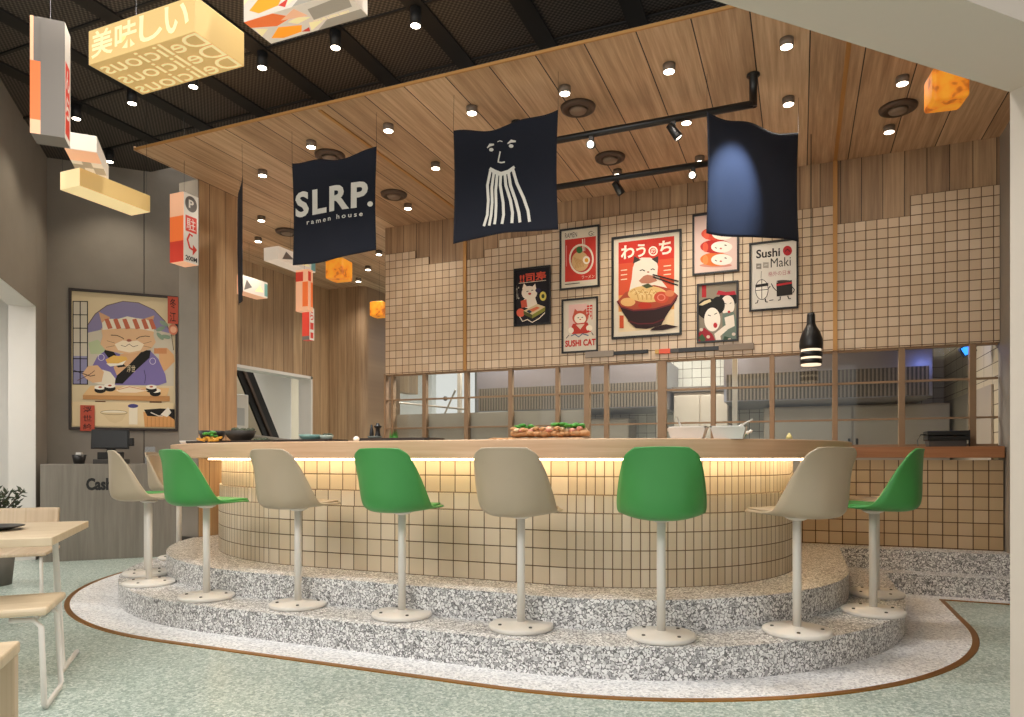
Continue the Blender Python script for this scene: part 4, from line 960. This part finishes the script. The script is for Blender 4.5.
lantern((-2.71, 2.84, 3.4), 0, .635, .205, .25, 'box lantern printed with grey and orange shapes at the top edge of the photo', L_w, (('bottom', f_art), ('front', f_art)), ((.2, .5), (.8, .5)), DZ)
lantern((-2.05, 2.86, 3.46), 0, .12, .14, .14, 'small peach lantern right of the grey and orange printed one', L_p, (), ((.5, .5),), DZ)
def f_t1(a): a.rect(0, 0, .1, 1, L_p); a.rect(0, .1, .3, .62, L_o); a.rect(.3, .0, 1, 1, L_g); a.rect(0, .0, .3, .12, L_p)
def f_t2(a): a.rect(0, 0, 1, 1, L_w); a.rect(.1, .05, .85, .68, L_r); a.text('ん', .2, .45, .8, .64, L_w, .03); a.text('ら', .2, .2, .8, .4, L_w, .03)
lantern((-4.438, 2.847, 3.13), PI / 4, .185, .17, .735, 'tall grey and orange lantern hanging at the far left', L_g, (('front', f_t1), ('right', f_t2)), ((.5, .5),), DZ)
def f_s(a): a.rect(0, 0, 1, 1, L_w); a.rect(0, .62, 1, 1, L_p); a.rect(0, .25, .35, .5, L_g2); a.rect(.35, .4, .65, .62, L_g2); a.rect(.65, .2, 1, .45, L_g2); a.rect(.3, .1, .6, .25, L_g2); a.rect(.15, .02, .95, .12, L_o)
lantern((-4.82, 3.33, 3.3), PI / 4, .2, .55, .12, 'slanting grey patterned lantern above the long yellow one', L_w, (('bottom', f_s),), ((.5, .5),), DZ)
lantern((-5.10, 3.49, 3.1), 0, .215, .6, .135, 'long flat yellow lantern in front of the grey wall', L_yl, (), ((.05, .02), (.9, .97)), DZ, side_m={3: L_y, 5: L_y})
def f_g(a): a.rect(0, 0, 1, .36, L_r); a.rect(0, .3, 1, .66, L_o); a.rect(0, .66, 1, 1, L_p)
M_ink = ink('#2a2624')
def f_p(a): 
    a.rect(0, 0, 1, 1, L_w); a.ell(.5, .86, .4, .115, L_g); a.text('P', .34, .80, .68, .92, L_w, .03); a.rect(.12, .45, .88, .68, L_r); a.text('駐', .2, .48, .8, .65, L_w); a.line([(.7, .2), (.4, .22), (.25, .33), (.4, .42), (.6, .40)], .02, L_r); a.poly([(.6, .12), (.9, .22), (.62, .28)], L_r); a.text('200M', .12, .03, .9, .1, M_ink, .03)
lantern((-5.25, 4.60, 2.86), 0, .165, .165, .62, 'sign lantern with a P and 200M beside the wood pillar', L_p, (('front', f_g), ('right', f_p)), ((.5, .5),), DZ)
def f_w(a): a.rect(0, 0, 1, 1, L_w); a.poly([(.1, .1), (.4, .4), (.2, .8)], L_g); a.poly([(.5, .2), (.7, .7), (.85, .3)], L_yl); a.rect(.88, .1, 1, .9, lant('teal', '#6f9a92', '#6f9a92', .3))
lantern((-6.50, 6.58, 3.15), 0, .18, .45, .2, 'white lantern with a peach end hanging by the wood wall', L_p, (('right', f_w),), ((.5, .5),))
lantern((-5.40, 5.95, 3.25), .0, .2, .62, .14, 'white oblong lantern partly behind the SLRP. banner', L_w, (('right', f_w),), ((.5, .5),))
def f_o(a): a.rect(0, 0, 1, 1, L_p); a.rect(.0, .72, .6, .95, L_r); a.rect(.55, .1, 1, .7, L_o)
lantern((-5.24, 6.28, 2.75), 0, .17, .08, .46, 'upright orange and peach lantern below the SLRP. banner', L_p, (('front', f_o), ('right', f_o)), ((.5, .5),))
def f_r(a): a.rect(0, 0, 1, 1, L_r); a.rect(.0, .0, 1, .12, L_g)
def f_r2(a): a.rect(0, 0, 1, 1, L_w); a.text('ら', .15, .62, .85, .9, L_r, .03); a.text('ー', .15, .32, .85, .55, L_r, .03); a.rect(.2, .06, .8, .24, L_r)
lantern((-5.70, 6.95, 2.56), 0, .11, .09, .40, 'small red sign lantern hanging below the orange and peach one', L_r, (('front', f_r), ('right', f_r2)), ((.5, .5),))
def cube_lantern(loc, s, rz, label):
    t = thing('paper_lantern', label, 'lantern', loc, rz); g = NT('amber paper'); v = g.coord()
    n = g.noise(v, 9, 2); col = g.ramp(n, [(.40, '#dd9026'), (.56, '#d67f1e'), (.62, '#b4601a'), (.70, '#a04a14')]); g.l(col, g.b.inputs['Base Color']); g.l(col, g.b.inputs['Emission Color']); g.b.inputs['Emission Strength'].default_value = .55
    mb = MB(); mb.box(-s / 2, s / 2, -s / 2, s / 2, 0, s, g.m); mb.build('shade', t, bevel=s * .09)
    mb = MB(); mb.tube([(0, 0, s - .005), (0, 0, CEIL - loc[2] + .004)], .0013, M_blackm, 5); mb.build('hanging_cord', t)
cube_lantern((-4.60, 6.21, 3.02), .215, .1, 'amber cube lantern just under the SLRP. banner')
cube_lantern((-5.32, 8.08, 3.03), .2, .1, 'amber cube lantern half hidden by the left end of the tiled wall')
cube_lantern((.90, 5.38, 3.45), .215, .12, 'amber cube lantern at the top right below the white lintel')

# pendant lamp
pd = thing('pendant_lamp', 'black bell pendant lamp with glowing slits in front of the right wall tiles', 'pendant lamp', (.085, 6.3, 1.87))
mb = MB(); mb.lathe([(.082, .012), (.087, .03), (.086, .052)], M_black, n=28); mb.lathe([(.086, .070), (.089, .09), (.087, .114)], M_black, n=28)
mb.lathe([(.088, .135), (.092, .17), (.088, .22), (.07, .28), (.045, .32), (.034, .35), (.032, .42), (.026, .44), (0, .445)], M_black, n=28); mb.build('shade', pd, solid=.003)
mb = MB(); mb.lathe([(.0, .002), (.078, .002), (.078, .136), (0, .136)], mat('pendant glow', '#fff2dd', .5, emit='#ffe9c8', estr=.9), n=24); mb.build('diffuser', pd)
mb = MB(); mb.tube([(0, 0, .44), (0, 0, CEIL - 1.871)], .004, M_black, 6); mb.build('cable', pd)

# ------------------------------------------------------------------ things on the bar
TZ = 1.207
def food_mat(n, h, ns=60): return mat(n, h, .6, noise=.35, nscale=ns)
F_bread = food_mat('bread', '#b98a5c'); F_ham = food_mat('pink filling', '#c98a76'); F_fry = food_mat('golden fries', '#d9a23f'); F_rice = mat('white food', '#efe9de', .6)
def tray(name, x0, x1, y, m, label, h=.02, d=.26, cat='tray'):
    t = thing(name, label, cat, ((x0 + x1) / 2, y, TZ)); w = (x1 - x0) / 2
    mb = MB(); mb.prism([(-w, 0), (-w + .03, -d / 2), (w - .03, -d / 2), (w, 0), (w - .03, d / 2), (-w + .03, d / 2)], 0, h * .5, m); mb.lathe([(0, h * .5), (.02, h * .5), (.02, h), (0, h)], m, n=4) if 0 else None
    mb.build('base', t)
    mb = MB()
    for q in ((-w + .02, w - .02, -d / 2, -d / 2 + .012), (-w + .02, w - .02, d / 2 - .012, d / 2), (-w, -w + .03, -d / 2 + .02, d / 2 - .02), (w - .03, w, -d / 2 + .02, d / 2 - .02)): mb.box(*q, h * .5, h * 1.3, m)
    mb.build('rim', t); return t
def bowl(x, y, z, r, h, m, label, lid=False, name='bowl'):
    t = thing(name, label, 'bowl', (x, y, z))
    mb = MB(); mb.lathe([(0, 0), (r * .5, 0), (r * .55, h * .08), (r * .85, h * .5), (r, h), (r * .95, h), (r * .78, h * .5), (r * .45, h * .16), (0, h * .16)], m, n=28); mb.build('body', t); return t
tray('serving_tray', -4.44, -3.52, 4.15, M_tray, 'long dark tray with black bowls at the left end of the bar')
yT = TZ + .0115
bowl(-4.28, 4.15, yT, .105, .095, M_bowl, 'black bowl at the left of the long tray')
b2 = bowl(-3.965, 4.12, yT, .115, .09, mat('dark stone bowl', '#2b2620', .6, noise=.3, nscale=30), 'dark heaped bowl at the right of the golden snack on the long tray')
mb = MB()
for k in range(14): mb.ball((R.uniform(-.08, .08), R.uniform(-.07, .07), 0.083 + R.uniform(0, .012)), .02, food_mat('dark greens', '#38402a'), 8, 6, jitter=.2)
mb.build('filling', b2)
t = thing('fried_snack', 'golden fried pieces with green leaves between the two black bowls', 'food', (-4.12, 3.98, yT))
mb = MB()
for k in range(22): mb.cbox((R.uniform(-.075, .075), R.uniform(-.05, .05), .014 + R.uniform(0, .02)), (.06, .014, .014), F_fry, R.uniform(0, 3), 0, R.uniform(-.3, .3))
mb.build('fries', t)
mb = MB()
for k in range(10): mb.ball((R.uniform(-.05, .05), R.uniform(-.03, .05), .055 + R.uniform(-.012, .025)), .018, M_leaf_f, 7, 5, (1, 1, .6), .25)
mb.build('leaves', t)
t = thing('green_garnish', 'green leaves at the right end of the long dark tray', 'food', (-3.74, 4.1, yT)); mb = MB()
for k in range(9): mb.ball((R.uniform(-.05, .05), R.uniform(-.04, .04), .014 + R.uniform(0, .012)), .017, M_leaf, 7, 5, (1.3, 1, .6), .25)
mb.build('leaves', t)
t = thing('white_dish', 'small white rectangular dish at the left end of the bar top', 'dish', (-4.66, 4.3, TZ))
mb = MB(); mb.prism([(-.055, -.05), (.055, -.05), (.055, .05), (-.055, .05)], 0, .01, M_white); mb.grid(lambda a, b: ((a - .5) * .13 * (1 + .15 * b), (-.05 - .012 * b), .008 + .026 * b), 6, 3, M_white); mb.grid(lambda a, b: ((a - .5) * .13 * (1 + .15 * b), (.05 + .012 * b), .008 + .026 * b), 6, 3, M_white)
for sx in (-1, 1): mb.grid(lambda a, b: (sx * (.055 + .014 * b), (a - .5) * .11, .008 + .026 * b), 6, 3, M_white)
mb.build('body', t, solid=.003)
tray('serving_tray', -3.49, -3.04, 4.1, M_tray, 'short black tray holding the teal bowl')
bowl(-3.27, 4.08, yT, .085, .05, M_teal, 'wide teal bowl on the short black tray')
b = bowl(-3.13, 4.08, yT, .05, .045, mat('grey green cup', '#9aa69c', .4), 'small grey green bowl with leaves right of the teal bowl')
mb = MB()
for k in range(6): mb.ball((R.uniform(-.03, .03), R.uniform(-.02, .02), .046 + R.uniform(0, .008)), .013, M_leaf, 7, 5, (1.2, 1, .6), .25)
mb.build('leaves', b)
tray('serving_tray', -2.80, -2.22, 4.05, M_tray, 'thin black tray with sushi near the left middle of the bar')
t = thing('sushi_row', 'row of small dark and pink sushi on the thin black tray', 'food', (-2.42, 4.05, yT))
for k in range(7):
    mb = MB(); mb.box(-.16 + k * .045, -.13 + k * .045, -.015, .015, 0, .016, mat('sushi dark', '#4a4a50', .6) if k % 3 else F_ham); mb.build('sushi', t, bevel=.003)
bowl(-2.67, 4.0, yT, .05, .03, mat('grey dish', '#5c625c', .5), 'small grey dish at the left end of the thin black tray')
t = thing('grass_cup', 'small bright green grass garnish standing on the thin black tray', 'garnish', (-2.58, 4.1, yT)); mb = MB()
for k in range(16):
    x, y = R.uniform(-.022, .022), R.uniform(-.02, .02); mb.tube([(x, y, 0), (x + R.uniform(-.01, .01), y, R.uniform(.05, .08))], [.005, .001], M_leaf_f, 5)
mb.build('blades', t)
t = thing('egg_half', 'small white egg in front of the thin black tray', 'food', (-2.70, 3.83, TZ)); mb = MB(); mb.ball((0, 0, .018), .02, F_rice, 14, 9, (1.1, .9, .9)); mb.build('egg', t)
pm = thing('pepper_mill', 'tall black mill with flared head left of the kitchen window', 'pepper mill', (-2.765, 4.18, TZ))
mb = MB(); mb.lathe([(0, 0), (.026, 0), (.026, .03), (.017, .07), (.016, .1), (.028, .112), (.03, .118), (.014, .126), (.012, .138), (0, .142)], M_black, n=18); mb.build('body', pm)
pm = thing('pepper_mill', 'slim black bottle left of the mill with the flared head', 'bottle', (-2.83, 4.2, TZ))
mb = MB(); mb.lathe([(0, 0), (.016, 0), (.016, .07), (.012, .095), (.008, .108), (.008, .13), (0, .132)], M_black, n=16); mb.build('body', pm)
# long filled flatbread on a board
t = thing('bread_board', 'low board under the long filled bread', 'board', (-1.47, 4.1, TZ)); mb = MB(); mb.box(-.34, .27, -.13, .13, 0, .016, food_mat('board wood', '#a8805c', 8)); mb.build('board', t, bevel=.004)
t = thing('filled_bread', 'long filled bread topped with three bunches of green leaves', 'food', (-1.44, 4.08, TZ + .0215)); mb = MB()
for k in range(26):
    x = -.22 + k * .018; mb.ball((x, R.uniform(-.02, .02), .022 + R.uniform(-.004, .004)), .036, F_bread, 9, 6, (1, 1.5, .6), .12)
mb.build('bread', t); mb = MB()
for k in range(44): mb.ball((R.uniform(-.23, .24), R.uniform(-.06, .04), .045 + R.uniform(-.006, .012)), .018, (F_ham, mat('pale filling', '#e3c8a0', .6, noise=.2, nscale=50), F_ham, F_bread)[k % 4], 7, 5, (1.2, 1, .7), .2)
mb.build('filling', t)
for cx in (-.16, .04, .17):
    mb = MB()
    for k in range(12): mb.ball((cx + R.uniform(-.055, .055), R.uniform(-.04, .03), .068 + R.uniform(-.008, .014)), .02, M_leaf_f, 7, 5, (1.3, 1, .5), .25)
    mb.build('leaf_bunch', t)
t = thing('bread_slices', 'thin brown slices lying at the left of the long filled bread', 'food', (-1.70, 3.95, TZ)); mb = MB()
for k in range(4): mb.ball((-.06 + k * .04, 0, .010), .03, F_bread, 9, 5, (1, 1, .3), .15)
mb.build('slices', t)
# white boxes with spoons
def carton(x, w, d, spoon, label):
    t = thing('food_tub', label, 'tub', (x, 4.0, TZ)); h = .066; mb = MB(); a = w / 2; k = .8
    vs = [(-a * k, -d / 2 * k, 0), (a * k, -d / 2 * k, 0), (a * k, d / 2 * k, 0), (-a * k, d / 2 * k, 0), (-a, -d / 2, h), (a, -d / 2, h), (a, d / 2, h), (-a, d / 2, h)]
    mb.add(vs, [(3, 2, 1, 0), (0, 1, 5, 4), (1, 2, 6, 5), (2, 3, 7, 6), (3, 0, 4, 7)], M_white); mb.build('tub', t, solid=.004, soff=1)
    mb = MB(); a2 = a + .004; b2_ = d / 2 + .004
    for q in ((-a2, a2, -b2_, -b2_ + .01), (-a2, a2, b2_ - .01, b2_), (-a2, -a2 + .01, -b2_, b2_), (a2 - .01, a2, -b2_, b2_)): mb.box(*q, h - .005, h + .003, M_white)
    mb.build('rim', t)
    mb = MB(); mb.tube([spoon[0], spoon[1]], [.006, .004], M_whitem, 8); mb.ball(spoon[0], .014, M_whitem, 10, 6, (1, 1, .5)); mb.build('spoon', t)
carton(-.585, .205, .13, ((-.02, 0, .03), (-.062, .0, .125)), 'left white tub with a short spoon on the bar')
carton(-.362, .18, .13, ((-.02, 0, .03), (.125, .0, .105)), 'right white tub with a long spoon pointing right on the bar')
t = thing('white_flower', 'tiny white blossoms beside the right white tub', 'garnish', (-.31, 4.25, TZ)); mb = MB()
for k in range(6): mb.ball((-.035 + k * .016, R.uniform(-.01, .01), .04 + .008 * (k % 2)), .010, F_rice, 8, 6, jitter=.2)
for k in range(3): mb.tube([(0, 0, 0), (-.03 + k * .03, 0, .04)], .002, M_leaf_f, 5)
mb.build('blossoms', t)
t = thing('lemon_piece', 'tiny pale yellow wedge on the right part of the bar', 'food', (-.055, 4.12, TZ)); mb = MB(); mb.lathe([(.018, 0), (.014, .014), (.004, .03), (0, .032)], mat('pale yellow', '#e6d28a', .5), n=12); mb.build('wedge', t)
# printer on the back counter
t = thing('receipt_printer', 'low black printer on the reddish counter at the right', 'printer', (1.155, 6.9, 1.197)); t.scale = (.76, 1, 1.05)
mb = MB(); mb.box(-.19, .17, -.1, .1, 0, .05, mat('grey ribs', '#4a4440', .6)); mb.build('base', t, bevel=.003)
for z, dx in ((.05, 0), (.09, .0)):
    mb = MB(); mb.box(-.205, .2, -.12, .12, z, z + .036, M_black); mb.build('tray', t, bevel=.006)
mb = MB(); mb.box(.185, .197, -.125, -.11, 0, .13, M_blackm); mb.build('leg', t)
mb = MB(); mb.tube([(-.3, -.12, .004), (-.305, -.12, .05), (-.27, -.1, .095), (-.2, -.06, .1)], .005, M_blackm, 6); mb.build('cable', t)

# ------------------------------------------------------------------ dining furniture at the lower left
TA, TB = S2 * (-3.128 + 2.104), S2 * (3.128 + 2.104)      # near right corner of the table on the rotated grid
tb = thing('dining_table', 'pale wood dining table with white steel legs at the left edge', 'table', diag(TA, TB, 0), RZ45)
mb = MB(); mb.box(-1.13, 0, 0, .91, .702, .74, M_ash); mb.build('tabletop', tb, bevel=.003)
for x in (-.08, -1.05):
    mb = MB(); mb.tube([(x, .47, .702), (x + .035, .47, .015)], .014, M_whitem, 10); mb.build('leg', tb)
    mb = MB(); mb.tube([(x + .035, .42, .013), (x + .035, .84, .013)], .013, M_whitem, 10); mb.build('foot_bar', tb)
pl = thing('dark_plate', 'dark plate at the left edge of the pale wood table', 'plate', diag(TA - .34, TB + .48, .7405)); mb = MB(); mb.lathe([(0, 0), (.06, 0), (.13, .02), (.125, .022), (.05, .008), (0, .008)], M_bowl, n=28); mb.build('plate', pl)
# chair beyond the table: low backrest with a bent end
def chair(a, b, rz, label):
    c = thing('dining_chair', label, 'chair', diag(a, b, 0), rz, 'pale wood dining chairs')
    mb = MB(); mb.box(-.22, .22, -.23, .22, .425, .45, M_ash2); mb.build('seat', c, bevel=.008)
    for s in (-1, 1):
        mb = MB(); x = s * .175; mb.tube([(x, -.12, .425), (x + s * .01, -.19, .41), (x + s * .015, -.205, .38), (x + s * .02, -.215, .03), (x + s * .02, -.20, .012), (x + s * .02, -.17, .010), (x + s * .02, .17, .010), (x + s * .02, .20, .012), (x + s * .02, .215, .03), (x + s * .015, .205, .38), (x + s * .01, .19, .41), (x, .12, .425)], .012, M_whitem, 10); mb.build('leg', c)
    mb = MB(); mb.grid(lambda u, v: ((u - .5) * .44, -.22 - .03 * v + .03 * (2 * u - 1) ** 4, .58 + .15 * v), 16, 6, M_ash2); mb.build('backrest', c, solid=.018)
    for s in (-1, 1):
        mb = MB(); mb.tube([(s * .19, -.19, .43), (s * .20, -.215, .6), (s * .205, -.235, .72)], .011, M_whitem, 8); mb.build('back_post', c)
    return c
chair(-1.36, 5.86, RZ45 + PI, 'pale wood chair with a low backrest behind the dining table')
# backless bench stool tucked in front of the table
bn = thing('dining_bench', 'pale wood seat on a bent white steel leg in front of the table', 'bench', diag(-.715, 3.56, 0), RZ45)
mb = MB(); mb.box(-.62, 0, 0, .40, .415, .45, M_ash); mb.build('seat', bn, bevel=.012)
for x in (-.03, -.55):
    mb = MB(); mb.tube([(x - .12, .05, .395), (x - .03, .05, .39), (x, .04, .36), (x + .02, .0, .03), (x + .02, .02, .012), (x + .02, .30, .012), (x + .02, .33, .03), (x, .34, .36), (x - .03, .34, .39), (x - .12, .34, .395)], .012, M_whitem, 10); mb.tube([(x - .02, .05, .40), (x - .02, .34, .40)], .012, M_whitem, 8); mb.build('leg', bn)
ns = thing('wood_stool', 'solid wood stool cut off at the lower left corner', 'stool', (-2.572, 1.618, 0), RZ45)
mb = MB(); mb.box(-.42, 0, -.4, 0, .405, .45, M_ash); mb.build('seat', ns, bevel=.01)
for x, y in ((-.06, -.06), (-.06, -.39), (-.41, -.06), (-.41, -.39)):
    mb = MB(); mb.box(x, x + .055, y, y + .055, 0, .405, M_ash2); mb.build('leg', ns, bevel=.006)
# shrub in a pot
pt = thing('potted_shrub', 'dark green leafy shrub in front of the white opening', 'plant', (-6.47, 3.82, 0))
mb = MB(); mb.lathe([(0, 0), (.15, 0), (.19, .42), (.17, .42), (.16, .38), (0, .38)], mat('grey pot', '#6b665f', .7, noise=.1), n=28); mb.build('pot', pt)
mb = MB(); ms = MB()
for k in range(26):
    a = R.uniform(0, 6.28); rr_ = R.uniform(.05, .32); z1 = R.uniform(.62, 1.10) - rr_ * .35
    p0 = Vector((0, 0, .38)); p2 = Vector((rr_ * math.cos(a), rr_ * math.sin(a), z1)); p1 = p0.lerp(p2, .5) + Vector((0, 0, .06))
    ms.tube([p0, p1, p2], [.008, .006, .003], M_stalk, 5)
    for j in range(26):
        q = p1.lerp(p2, R.uniform(.1, 1.1)); d = Vector((R.uniform(-1, 1), R.uniform(-1, 1), R.uniform(-.2, 1))).normalized(); L = R.uniform(.045, .075); n_ = d.cross(Vector((R.uniform(-1, 1), R.uniform(-1, 1), R.uniform(-1, 1)))).normalized() * .011
        mb.add([q, q + d * L * .5 + n_, q + d * L, q + d * L * .5 - n_], [(0, 1, 2, 3)], M_leaf)
ms.build('stems', pt); mb.build('foliage', pt)

# ------------------------------------------------------------------ light
w = bpy.data.worlds.new('World'); SC.world = w; w.use_nodes = True
w.node_tree.nodes['Background'].inputs[0].default_value = (1.0, .96, .9, 1); w.node_tree.nodes['Background'].inputs[1].default_value = .8
o = lamp('AREA', 'mall_ceiling_light', (-2.4, -.9, 4.4), 240, (1, .97, .93), 4.0, size_y=2.2); aim(o, (-2.6, 3.6, .8))
o = lamp('AREA', 'mall_light_beyond', (-9.6, 9.5, 3.4), 110, (1, .97, .93), 2.2); 
o = lamp('AREA', 'shop_light_left', diag(WA - 1.1, 7.4, 2.9), 45, (1, .95, .9), 1.4)
o = lamp('AREA', 'kitchen_light', (-1.2, 7.9, 2.68), 110, (1, .93, .82), 2.2, size_y=.8)
o = lamp('AREA', 'kitchen_light', (-3.6, 8.0, 2.68), 70, (1, .95, .88), 1.0)
o = lamp('POINT', 'blue_lamp_glow', (1.22, 7.35, 2.1), 1.6, (.25, .35, 1.0), .05)
o = lamp('AREA', 'passage_light', (-5.4, 12.3, 3.6), 40, (.95, .97, 1), 1.4)

# ------------------------------------------------------------------ camera and view
cam = bpy.data.cameras.new('camera'); co = bpy.data.objects.new('camera', cam); COL.objects.link(co)
YAW = math.atan2(288, 694)
co.location = (0, 0, 1.10); co.rotation_euler = (PI / 2, 0, YAW)
cam.sensor_width = 36; cam.lens = 694 / 1024 * 36; cam.shift_y = (458 - 358.5) / 1024; cam.clip_start = .02
SC.camera = co
vs_ = SC.view_settings; SC.display_settings.display_device = 'sRGB'
vs_.view_transform = 'Standard'; vs_.look = 'None'; vs_.exposure = 0.1; vs_.gamma = 1.0; vs_.use_curve_mapping = False
SC.cycles.use_denoising = True
